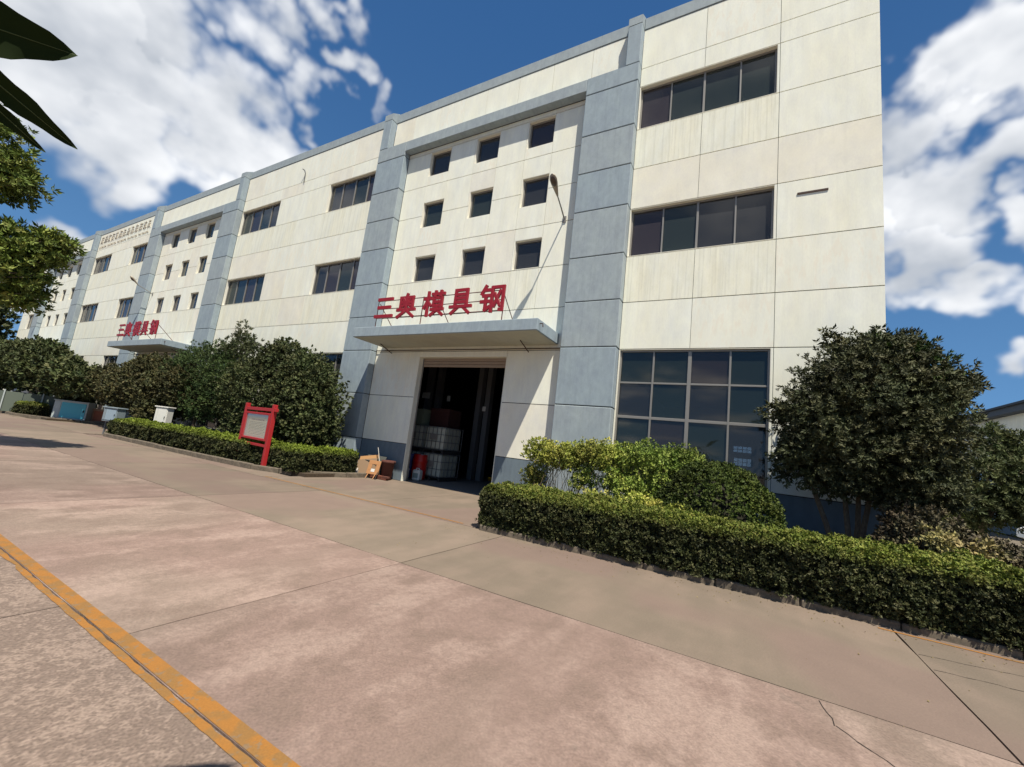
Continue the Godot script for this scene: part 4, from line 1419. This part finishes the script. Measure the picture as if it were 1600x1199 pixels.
func make_objects() -> void:
	notice_board()
	junk()
	tote("caged white container on the floor of the doorway behind the red drum", Vector3(-12.72, 0.014, -2.0), 1)
	tote("caged container stacked on the left, under the cardboard carton", Vector3(-13.78, 1.02, -2.0), 2)
	tote("caged container stacked on top of the right floor container", Vector3(-12.72, 1.02, -2.0), 3)
	tote("lowest caged container hidden behind the blue drum", Vector3(-13.78, 0.014, -2.0), 4)
	boxpart_thing("carton", "grey-green carton on top of the left container stack", "carton", Vector3(-14.0, 2.03, -2.0), Vector3(0.9, 0.62, 0.8), plain(Color(0.42, 0.46, 0.40), 0.9))
	boxpart_thing("carton", "dark brown crate on top of the right container stack", "crate", Vector3(-12.9, 2.03, -2.2), Vector3(0.9, 0.7, 0.8), plain(Color(0.22, 0.10, 0.09), 0.9))
	drum("blue plastic drum just inside the doorway", Vector3(-13.50, 0.014, -1.2), Color(0.06, 0.13, 0.42))
	drum("red plastic drum just inside the doorway", Vector3(-12.98, 0.014, -1.15), Color(0.66, 0.08, 0.06))
	jerrican("white jerrican with a square label in front of the red drum", Vector3(-12.70, 0.014, -0.78), 0.2)
	jerrican("plain grey jerrican in front of the blue drum by the door jamb", Vector3(-13.36, 0.014, -0.82), -0.1)
	for k in 3:
		var o := thing("yellow_bollard", ["leftmost small yellow stop on the dark hall floor", "middle small yellow stop on the dark hall floor", "rightmost small yellow stop on the dark hall floor"][k], "wheel stop", Vector3(-12.0 + k * 0.95, 0.014, -5.0), 0.0, "yellow stops in the hall")
		boxpart("block", plain(Color(0.75, 0.55, 0.05), 0.7), o, Vector3(-0.3, 0, -0.1), Vector3(0.3, 0.16, 0.1), 0.04)
		boxpart("band", M.dark, o, Vector3(-0.06, 0.001, -0.104), Vector3(0.06, 0.164, 0.104), 0.04)
	# left end of the bed and the yard beyond
	var pale := plain(Color(0.66, 0.70, 0.70), 0.6)
	cabinet("utility_cabinet", "low grey cabinet with a turquoise door on the far kerb", "cabinet", Vector3(-38.0, 0.12, 1.75), 0.75, Vector3(1.7, 1.05, 0.6), pale, plain(Color(0.30, 0.66, 0.74), 0.5), 0.0)
	cabinet("rusty_cabinet", "small rust streaked white cabinet right of the turquoise one", "cabinet", Vector3(-37.2, 0.10, 0.55), 0.6, Vector3(1.5, 0.75, 0.5), plain(Color(0.62, 0.50, 0.42), 0.9), plain(Color(0.60, 0.36, 0.27), 0.9), 0.0)
	cabinet("meter_cabinet", "pale grey meter box on legs at the left end of the long hedge", "meter box", Vector3(-27.35, 0.0, 3.2), 0.25, Vector3(0.85, 0.6, 0.35), plain(Color(0.50, 0.55, 0.58), 0.5), plain(Color(0.56, 0.63, 0.68), 0.5), 0.6)
	cabinet("white_cabinet", "tall white cabinet half hidden between the shrubs behind the hedge", "cabinet", Vector3(-24.95, 0.1, 2.3), 0.35, Vector3(0.62, 0.9, 0.3), M.white, M.white, 0.5)
	var o := thing("metal_fence", "grey green sheet metal fence under the far left shrub", "fence", Vector3(-41.0, 0.1, 3.3), 1.15)
	for k in 6:
		boxpart("sheet", plain(Color(0.36, 0.40, 0.36), 0.8) if k % 2 == 0 else plain(Color(0.33, 0.37, 0.34), 0.8), o, Vector3(-2.4 + k * 0.8, 0.05, -0.015), Vector3(-1.62 + k * 0.8, 1.25, 0.015), 0.004)
	for k in 4:
		boxpart("post", pale, o, Vector3(-2.42 + k * 1.6, 0.0, 0.02), Vector3(-2.36 + k * 1.6, 1.35, 0.07), 0.004)
	boxpart_thing("signboard", "white board at the left edge beside the metal fence", "board", Vector3(-42.6, 0.1, 4.9), Vector3(1.2, 1.3, 0.15), M.white)
	# right-hand background
	var b := thing("neighbour_building", "low cream workshop with a dark eave at the right edge", "building", Vector3(10.5, 0, -40.0))
	boxpart("wall", M.cream, b, Vector3(0, 0, -20.0), Vector3(14.0, 6.55, 21.0))
	boxpart("plinth", M.plinth, b, Vector3(-0.03, 0, -20.03), Vector3(14.03, 0.9, 21.03))
	var rf := boxpart("eave", plain(Color(0.30, 0.33, 0.36), 0.7), b, Vector3(-0.4, 6.56, -20.4), Vector3(14.4, 7.0, 21.4), 0.02)
	boxpart("gutter", plain(Color(0.20, 0.22, 0.24), 0.6), rf, Vector3(-0.52, 6.9, -20.4), Vector3(-0.41, 7.04, 21.4), 0.02)
	for k in 5:
		boxpart("window", M.glass, b, Vector3(-0.02, 2.2, -16.0 + k * 7.0), Vector3(-0.005, 3.9, -13.0 + k * 7.0))
	o = thing("blue_container", "blue container with a pale window behind the right tree", "container", Vector3(6.4, 0, -21.5))
	boxpart("body", plain(Color(0.05, 0.22, 0.42), 0.6), o, Vector3(-1.2, 0.1, -1.2), Vector3(1.6, 2.1, 1.2), 0.02)
	boxpart("window", M.white, o, Vector3(-1.05, 1.1, 1.202), Vector3(-0.55, 1.8, 1.23), 0.01)
	for k in 6: boxpart("rib", plain(Color(0.045, 0.20, 0.39), 0.6), o, Vector3(-0.35 + k * 0.32, 0.2, 1.202), Vector3(-0.22 + k * 0.32, 2.0, 1.235), 0.01)
	car("white car parked at the right edge beyond the shrubs", Vector3(9.95, -0.06, -15.0), PI + 0.1)

func boxpart_thing(called: String, label: String, cat: String, at: Vector3, s: Vector3, mat: Material) -> void:
	var o := thing(called, label, cat, at)
	boxpart("body", mat, o, Vector3(-s.x * 0.5, 0, -s.z * 0.5), Vector3(s.x * 0.5, s.y, s.z * 0.5), 0.012)
	boxpart("lid", mat, o, Vector3(-s.x * 0.5 - 0.01, s.y * 0.86, -s.z * 0.5 - 0.01), Vector3(s.x * 0.5 + 0.01, s.y + 0.008, s.z * 0.5 + 0.01), 0.01)

func L(x: float, y: float, z: float, rx: float, ry := -1.0, rz := -1.0) -> Array:
	return [Vector3(x, y, z), Vector3(rx, rx if ry < 0 else ry, rx if rz < 0 else rz)]

func make_plants() -> void:
	var sp_small := sprig(6, 0.62, 0.20, 1)
	var sp_hedge := sprig(6, 0.7, 0.26, 2)
	var sp_long := sprig(7, 0.85, 0.17, 3)
	var sp_wide := sprig(5, 0.8, 0.30, 4)
	var sp_fine := sprig(9, 0.7, 0.09, 5, 0.7)
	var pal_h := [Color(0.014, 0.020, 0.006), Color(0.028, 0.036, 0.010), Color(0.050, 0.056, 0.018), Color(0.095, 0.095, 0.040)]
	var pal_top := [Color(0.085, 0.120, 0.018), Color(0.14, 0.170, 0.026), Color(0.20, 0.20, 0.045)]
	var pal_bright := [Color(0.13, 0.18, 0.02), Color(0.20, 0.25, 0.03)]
	var pal_tree := [Color(0.030, 0.036, 0.015), Color(0.054, 0.062, 0.025), Color(0.098, 0.100, 0.048)]
	var pal_tree_g := [Color(0.032, 0.046, 0.016), Color(0.060, 0.078, 0.027), Color(0.105, 0.115, 0.048)]
	var pal_olive := [Color(0.040, 0.045, 0.018), Color(0.060, 0.062, 0.024), Color(0.095, 0.085, 0.035)]
	var pal_dome := [Color(0.028, 0.046, 0.008), Color(0.052, 0.076, 0.012), Color(0.088, 0.112, 0.020)]
	var pal_shrub := [Color(0.15, 0.18, 0.028), Color(0.26, 0.285, 0.05), Color(0.38, 0.36, 0.09)]
	var pal_brown := [Color(0.045, 0.038, 0.024), Color(0.080, 0.062, 0.036), Color(0.16, 0.14, 0.075)]
	# right-hand hedge along the road
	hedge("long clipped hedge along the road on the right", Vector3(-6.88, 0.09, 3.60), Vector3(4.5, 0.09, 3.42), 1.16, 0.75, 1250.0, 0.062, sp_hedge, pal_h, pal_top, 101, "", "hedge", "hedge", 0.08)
	# left-hand hedge in front of the notice board's bed
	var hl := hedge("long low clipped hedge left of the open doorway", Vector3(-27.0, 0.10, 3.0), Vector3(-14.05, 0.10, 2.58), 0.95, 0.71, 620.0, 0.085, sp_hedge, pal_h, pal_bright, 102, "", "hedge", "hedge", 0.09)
	hl.set_meta("label", "long low clipped hedge left of the open doorway")
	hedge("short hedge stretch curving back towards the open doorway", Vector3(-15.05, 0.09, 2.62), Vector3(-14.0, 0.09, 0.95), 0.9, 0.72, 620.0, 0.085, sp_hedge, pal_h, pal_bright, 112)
	hedge("short clipped hedge left of the turquoise cabinet", Vector3(-43.6, 0.1, 3.2), Vector3(-39.4, 0.1, 2.9), 1.1, 0.7, 200.0, 0.14, sp_hedge, pal_h, pal_top, 103)
	hedge("far left clipped hedge block in front of the metal fence", Vector3(-52.0, 0.1, 3.2), Vector3(-44.6, 0.1, 3.3), 1.2, 0.95, 160.0, 0.15, sp_hedge, pal_h, pal_top, 104)
	hedge("sunlit hedge behind the building's right corner", Vector3(0.6, 0.0, -5.0), Vector3(3.4, 0.0, -7.5), 1.4, 1.25, 260.0, 0.13, sp_hedge, pal_h, pal_bright, 105)
	# leggy pale shrub behind the hedge, right of the door
	rng.seed = 55
	var o := thing("leggy_shrub", "leggy yellow-green shrub with bare stems behind the right hedge", "shrub", Vector3(-5.4, 0.1, 1.7))
	var lob := []
	for k in 9:
		var t := k / 8.0
		lob.append([Vector3(-6.75 + t * 3.1, 1.52 + 0.24 * t + rng.randf_range(-0.08, 0.08), 1.7 + rng.randf_range(-0.25, 0.25)), Vector3(0.44, 0.30, 0.45)])
	lob.append(L(-6.9, 0.95, 1.8, 0.26, 0.36)); lob.append(L(-4.1, 1.25, 1.9, 0.5, 0.5)); lob.append(L(-5.6, 1.1, 1.95, 0.3)); lob.append(L(-4.9, 1.2, 1.9, 0.4, 0.35)); lob.append(L(-4.5, 0.95, 2.2, 0.35, 0.3))
	var st := mb()
	for k in 110:
		var x := -6.8 + 0.46 * rng.randi_range(0, 6) + rng.randfn() * 0.07
		var z := rng.randf_range(1.45, 2.05)
		var lean := rng.randfn() * 0.26
		tube(st, [Vector3(x, 0.0, z), Vector3(x + lean * 0.25 + rng.randfn() * 0.03, 0.5, z + rng.randf_range(-0.05, 0.05)), Vector3(x + lean * 0.7 + rng.randfn() * 0.05, 1.0, z + rng.randf_range(-0.1, 0.1)), Vector3(x + lean * 1.3, 1.5, z + rng.randf_range(-0.2, 0.2))], [0.009, 0.007, 0.005, 0.003], 5, false)
	var sm := build(st, "stems", M.stem, o)
	sm.position = -o.position
	sm.set_meta("kind", "stuff")
	crown(o, lob.slice(0, 5) + lob.slice(9, 10), 4300, 0.09, sp_small, pal_shrub, 56, 0.75, 0.4, "foliage", o.position)
	crown(o, lob.slice(5, 9) + lob.slice(10), 5200, 0.09, sp_small, [Color(0.11, 0.165, 0.026), Color(0.18, 0.235, 0.042), Color(0.26, 0.30, 0.07)], 156, 0.75, 0.4, "foliage", o.position)
	# clipped dome
	o = thing("dome_shrub", "rounded clipped green dome shrub under the big ground floor window", "shrub", Vector3(-3.0, 0.1, 2.15))
	st = mb()
	lathe(st, Vector3.ZERO, [Vector2(0.72, 0.0), Vector2(0.72, 0.5), Vector2(0.52, 1.0), Vector2(0.25, 1.25), Vector2(0.0, 1.3)], 20)
	build(st, "branch_mass", M.core, o)
	crown(o, [L(-2.95, 0.6, 2.15, 1.08, 1.16, 0.9), L(-3.55, 0.6, 2.2, 0.6, 0.72, 0.6)], 15000, 0.066, sp_hedge, pal_dome, 57, 0.12, 0.07, "foliage", o.position)
	# low front shrubs between hedge and dome
	o = thing("low_shrub", "low pale yellow shrub in front of the dome shrub", "shrub", Vector3(-4.4, 0.1, 2.6))
	crown(o, [L(-5.0, 0.62, 2.85, 0.5, 0.32, 0.35), L(-4.2, 0.68, 2.8, 0.5, 0.36, 0.35), L(-3.6, 0.66, 2.9, 0.42, 0.26, 0.3), L(-6.0, 0.58, 2.8, 0.6, 0.26, 0.35)], 2200, 0.10, sp_small, pal_shrub, 58, 0.7, 0.4, "foliage", o.position)
	# brownish shrubs at the right corner
	o = thing("brown_shrub", "low brownish shrub mound at the building's right corner", "shrub", Vector3(0.4, 0.1, 2.0))
	crown(o, [L(-0.05, 0.65, 1.9, 0.65, 0.82, 0.6), L(0.7, 0.46, 2.0, 0.75, 0.64, 0.65), L(1.6, 0.38, 2.0, 0.8, 0.55, 0.65)], 8000, 0.10, sp_small, pal_brown, 59, 0.3, 0.25, "foliage", o.position)
	o = thing("flowering_shrub", "small shrub with pale yellow leaf tufts in the brown mound", "shrub", Vector3(0.25, 0.1, 2.6))
	crown(o, [L(-0.05, 0.95, 2.5, 0.26, 0.2), L(0.25, 0.72, 2.65, 0.2, 0.16), L(0.45, 0.92, 2.5, 0.2, 0.15), L(0.5, 0.6, 2.75, 0.25, 0.15)], 420, 0.11, sp_small, [Color(0.22, 0.2, 0.07), Color(0.33, 0.28, 0.13)], 60, 0.8, 0.4, "foliage", o.position)
	# right tree: several pale stems, dark dense crown
	rng.seed = 61
	o = thing("corner_tree", "dark round-crowned tree with pale stems at the right corner", "tree", Vector3(-0.75, 0.1, 1.0))
	var tl := [L(-0.55, 3.2, 1.2, 1.05, 1.0, 1.0), L(-1.35, 2.75, 1.3, 0.68, 0.72, 0.8), L(0.0, 3.3, 1.1, 0.72, 0.85, 0.9), L(-0.5, 3.95, 1.1, 0.62, 0.5, 0.7), L(0.15, 2.7, 1.3, 0.62, 0.7, 0.8), L(-1.5, 2.1, 1.4, 0.5, 0.42, 0.6), L(0.0, 1.95, 1.4, 0.6, 0.48, 0.7), L(-0.65, 2.25, 1.4, 0.8, 0.55, 0.8), L(0.55, 3.45, 1.1, 0.36, 0.28, 0.5), L(-0.1, 4.1, 1.1, 0.4, 0.34, 0.5), L(-1.15, 3.55, 1.2, 0.36, 0.3, 0.4), L(0.4, 2.25, 1.2, 0.3, 0.3, 0.4), L(-1.05, 1.75, 1.35, 0.55, 0.35, 0.6), L(-0.2, 1.6, 1.35, 0.6, 0.32, 0.6), L(0.3, 1.65, 1.3, 0.35, 0.3, 0.5)]
	for q in [Vector3(-0.95, 0, 1.0), Vector3(-0.78, 0, 1.05), Vector3(-0.66, 0, 0.95), Vector3(-0.55, 0, 1.1), Vector3(-0.72, 0, 0.85)]:
		var dx: float = (q.x + 0.74) * 3.2
		limbs(o, q - Vector3(-0.75, 0, 1.0), Vector3(dx, 1.55, rng.randf_range(-0.1, 0.3)), [[tl[rng.randi() % 4][0] - o.position, Vector3.ONE * 0.8], [tl[4 + rng.randi() % 4][0] - o.position, Vector3.ONE * 0.6]], 0.045, M.bark, "stem")
	crown(o, tl, 30000, 0.088, sp_long, pal_tree, 62, 0.6, 0.52, "crown", o.position)
	var tw := [L(-1.05, 4.32, 1.1, 0.16, 0.3), L(-0.35, 4.45, 1.1, 0.15, 0.25), L(0.82, 3.62, 1.1, 0.2, 0.14), L(-1.95, 2.95, 1.3, 0.2, 0.2), L(-1.85, 1.75, 1.5, 0.22, 0.28)]
	crown(o, tw, 260, 0.13, sp_long, pal_tree, 63, 0.9, 0.5, "twigs", o.position)
	crown(o, [L(-0.15, 4.1, 1.0, 0.6, 0.42, 0.5), L(0.15, 3.8, 1.2, 0.5, 0.4, 0.5)], 900, 0.13, sp_fine, [Color(0.03, 0.06, 0.01), Color(0.06, 0.10, 0.02)], 64, 0.6, 0.4, "young_shoots", o.position)
	# second tree on the right
	rng.seed = 65
	o = thing("side_tree", "bushy green tree in front of the low workshop at right", "tree", Vector3(2.7, 0.0, -4.1))
	var t2 := [L(2.7, 2.1, -4.0, 0.75, 0.8, 0.8), L(3.5, 2.45, -4.0, 0.8, 0.75, 0.9), L(2.7, 1.45, -3.9, 0.62, 0.5, 0.7), L(3.7, 1.7, -3.8, 0.8, 0.65, 0.8), L(2.95, 3.2, -4.1, 0.32, 0.38, 0.35), L(3.35, 3.1, -4.1, 0.35, 0.35, 0.35), L(4.7, 2.2, -4.2, 0.8, 0.8, 0.8)]
	var t2l := []
	for q in t2: t2l.append([q[0] - o.position, q[1]])
	limbs(o, Vector3.ZERO, Vector3(0, 1.1, 0), t2l, 0.07, M.bark)
	crown(o, t2, 6000, 0.12, sp_long, pal_tree_g, 66, 0.55, 0.35, "crown", o.position)
	# shrub trees in the left bed
	rng.seed = 67
	bed_tree("round_shrub_tree", "broad dense dark shrub tree behind the notice board", Vector3(-18.2, 0.1, 1.35), [L(-18.7, 2.6, 1.4, 2.3, 1.75, 1.05), L(-16.6, 2.25, 1.45, 1.75, 1.55, 1.0), L(-18.5, 3.9, 1.3, 1.1, 0.8, 0.75), L(-17.1, 3.3, 1.3, 1.2, 0.9, 0.8), L(-20.6, 2.6, 1.3, 1.4, 1.4, 0.9), L(-15.9, 1.4, 1.5, 1.1, 0.9, 0.8), L(-19.0, 1.2, 1.6, 1.9, 0.9, 0.7)], 22000, 0.120, sp_wide, pal_tree_g, 68)
	bed_tree("shrub_tree", "fresh green feathery shrub tree left of the broad one", Vector3(-24.6, 0.1, 1.2), [L(-24.6, 3.6, 1.2, 2.3, 1.15, 0.9), L(-23.0, 3.0, 1.2, 1.5, 1.2, 0.8), L(-26.2, 3.2, 1.2, 1.5, 1.1, 0.9), L(-24.0, 2.1, 1.3, 1.9, 1.0, 0.8)], 7600, 0.17, sp_fine, [Color(0.028, 0.055, 0.017), Color(0.052, 0.086, 0.027), Color(0.085, 0.120, 0.040)], 69)
	bed_tree("sprout_tree", "slender tree with feathery top shoots above the shrubs", Vector3(-22.4, 0.1, 1.0), [L(-22.3, 5.0, 1.2, 0.45, 0.75, 0.4), L(-21.6, 4.6, 1.2, 0.5, 0.5, 0.4), L(-22.9, 4.5, 1.2, 0.7, 0.45, 0.45), L(-21.0, 4.5, 1.2, 0.3, 0.4, 0.3)], 620, 0.20, sp_fine, [Color(0.045, 0.06, 0.025), Color(0.08, 0.09, 0.04)], 70, 0.95)
	bed_tree("olive_shrub_tree", "olive brown shrub tree behind the grey meter box", Vector3(-29.0, 0.1, 1.6), [L(-29.2, 2.6, 1.7, 2.3, 1.25, 0.9), L(-27.2, 2.2, 1.8, 1.7, 1.2, 0.9), L(-31.4, 2.3, 1.6, 1.9, 1.2, 0.9), L(-26.6, 1.2, 2.0, 1.0, 0.7, 0.7), L(-33.2, 2.3, 1.5, 1.4, 0.9, 0.8), L(-25.6, 2.4, 1.6, 1.5, 1.2, 0.9), L(-35.2, 2.5, 1.3, 1.5, 1.0, 0.9), L(-29.0, 3.4, 1.5, 1.6, 0.7, 0.8)], 15000, 0.155, sp_wide, pal_olive, 71)
	bed_tree("far_shrub_tree", "wide dark shrub tree over the turquoise cabinet and fence", Vector3(-42.0, 0.1, 2.2), [L(-42.0, 3.0, 2.4, 2.6, 1.5, 1.3), L(-38.6, 2.6, 2.2, 1.9, 1.1, 1.1), L(-45.5, 3.4, 2.5, 3.0, 1.6, 1.4), L(-49.5, 3.2, 2.6, 3.0, 1.7, 1.4), L(-43.0, 4.0, 2.4, 1.6, 0.9, 1.0), L(-54.0, 3.2, 2.6, 3.0, 1.7, 1.4), L(-39.5, 1.6, 1.3, 1.4, 0.9, 0.8), L(-36.6, 2.4, 1.8, 1.3, 0.8, 0.9)], 11000, 0.26, sp_wide, pal_tree_g, 72)
	bed_tree("background_tree", "tall dark tree behind the far left end of the factory", Vector3(-72.0, 0.0, 2.5), [L(-72.0, 7.5, 2.5, 3.6, 3.6, 3.0), L(-69.0, 5.0, 3.0, 3.0, 2.6, 2.4), L(-76.0, 6.0, 3.0, 4.0, 4.5, 3.0), L(-70.0, 3.0, 4.0, 3.0, 2.0, 2.0)], 6500, 0.5, sp_wide, pal_tree_g, 73)
	# big roadside tree at the left edge
	o = thing("roadside_tree", "tall leafy roadside tree reaching in from the left edge", "tree", Vector3(-21.5, 0.0, 14.0))
	var big := [L(-19.45, 6.95, 9.05, 0.85, 0.72, 0.75), L(-19.6, 7.9, 9.7, 0.9, 0.75, 0.9), L(-19.3, 5.30, 8.25, 0.85, 0.55, 0.72), L(-19.35, 4.45, 8.5, 0.85, 0.55, 0.8), L(-19.2, 5.62, 7.82, 0.5, 0.3, 0.42), L(-19.5, 5.0, 8.9, 1.0, 0.65, 0.85), L(-19.3, 4.0, 8.2, 0.6, 0.35, 0.5), L(-20.5, 7.0, 11.0, 1.8, 1.6, 1.6), L(-20.8, 5.3, 10.8, 1.7, 1.2, 1.5), L(-21.8, 8.8, 12.5, 2.4, 1.8, 2.2), L(-22.5, 6.5, 14.0, 2.5, 2.0, 2.2)]
	var bl := []
	for q in big: bl.append([q[0] - o.position, q[1]])
	rng.seed = 74
	limbs(o, Vector3.ZERO, Vector3(0.1, 3.4, -1.0), bl, 0.2, M.bark)
	crown(o, big, 26000, 0.17, sp_long, [Color(0.055, 0.088, 0.014), Color(0.105, 0.145, 0.024), Color(0.19, 0.215, 0.05)], 75, 0.8, 0.4, "crown", o.position)
	# broad-leaved tree beside the camera whose branch hangs into the view
	o = thing("broadleaf_tree", "large dark leaves hanging close to the camera at top left", "tree", Vector3(-6.2, 0.0, 13.6))
	var bough := [Vector3.ZERO, Vector3(0.2, 1.4, -0.3), Vector3(0.9, 2.35, -1.2), Vector3(1.75, 2.62, -2.0), Vector3(2.45, 2.35, -2.62)]
	tubepart("trunk", M.bark, o, bough, [0.07, 0.055, 0.035, 0.018, 0.008], 8)
	var lm := plain(Color(0.115, 0.16, 0.065), 0.8)
	lm.metallic_specular = 0.2
	lm.backlight_enabled = true
	lm.backlight = Color(0.008, 0.02, 0.004)
	lm.cull_mode = BaseMaterial3D.CULL_DISABLED
	var og := Vector3(-6.2, 0.0, 13.6)
	for q in [
		[Vector3(-3.545, 2.075, 11.03), Vector3(-3.502, 2.136, 10.838), 0.040, Vector3(0.86, -0.42, 0.25), 0.006],
		[Vector3(-3.555, 2.085, 10.97), Vector3(-3.556, 2.012, 10.800), 0.018, Vector3(0.80, -0.50, 0.15), 0.010],
		[Vector3(-3.580, 2.055, 10.94), Vector3(-3.571, 1.988, 10.830), 0.011, Vector3(0.80, -0.50, 0.2), 0.004],
		[Vector3(-3.595, 2.055, 10.95), Vector3(-3.580, 1.990, 10.880), 0.017, Vector3(0.85, -0.30, 0.3), 0.0],
		[Vector3(-3.58, 2.22, 11.02), Vector3(-3.50, 2.20, 10.93), 0.035, Vector3(0.4, 0.8, 0.3), 0.01],
		[Vector3(-3.95, 2.66, 11.2), Vector3(-3.55, 2.98, 10.75), 0.10, Vector3(0.2, 0.9, 0.2), 0.03],
		[Vector3(-3.95, 2.66, 11.2), Vector3(-3.40, 3.02, 10.62), 0.09, Vector3(0.2, 0.9, -0.2), 0.03],
		[Vector3(-4.4, 2.62, 11.6), Vector3(-4.75, 2.5, 11.3), 0.06, Vector3(0, 1, 0), 0.02],
		[Vector3(-4.4, 2.62, 11.6), Vector3(-4.2, 2.5, 11.95), 0.06, Vector3(0, 1, 0), 0.02],
		[Vector3(-5.3, 2.35, 12.4), Vector3(-5.7, 2.2, 12.2), 0.06, Vector3(0, 1, 0), 0.02],
		[Vector3(-5.3, 2.35, 12.4), Vector3(-5.0, 2.3, 12.8), 0.06, Vector3(0, 1, 0), 0.02]]:
		big_leaf(o, q[0] - og, q[1] - og, q[2], q[3], lm, q[4])
	var tw2 := mb()
	tube(tw2, [Vector3(-3.75, 2.35, 10.98) - og, Vector3(-3.66, 2.15, 11.02) - og, Vector3(-3.61, 2.07, 10.97) - og], [0.006, 0.005, 0.003], 6)
	tube(tw2, [Vector3(-4.45, 2.62, 11.6) - og, Vector3(-3.95, 2.66, 11.2) - og], [0.012, 0.006], 6)
	build(tw2, "twig", M.twig, o)

func bed_tree(called: String, label: String, at: Vector3, lobes: Array, count: int, size: float, mesh: Mesh, pal: Array, sd: int, deep := 0.4) -> void:
	var o := thing(called, label, "tree", at)
	var bl := []
	for q in lobes: bl.append([q[0] - at, q[1]])
	rng.seed = sd + 1000
	var lowest := 99.0
	for q in lobes: lowest = minf(lowest, q[0].y - q[1].y * 0.4)
	limbs(o, Vector3.ZERO, Vector3(0, maxf(0.5, lowest - at.y), 0), bl, 0.07, M.bark)
	crown(o, lobes, count, size, mesh, pal, sd, deep, 0.28, "crown", at)
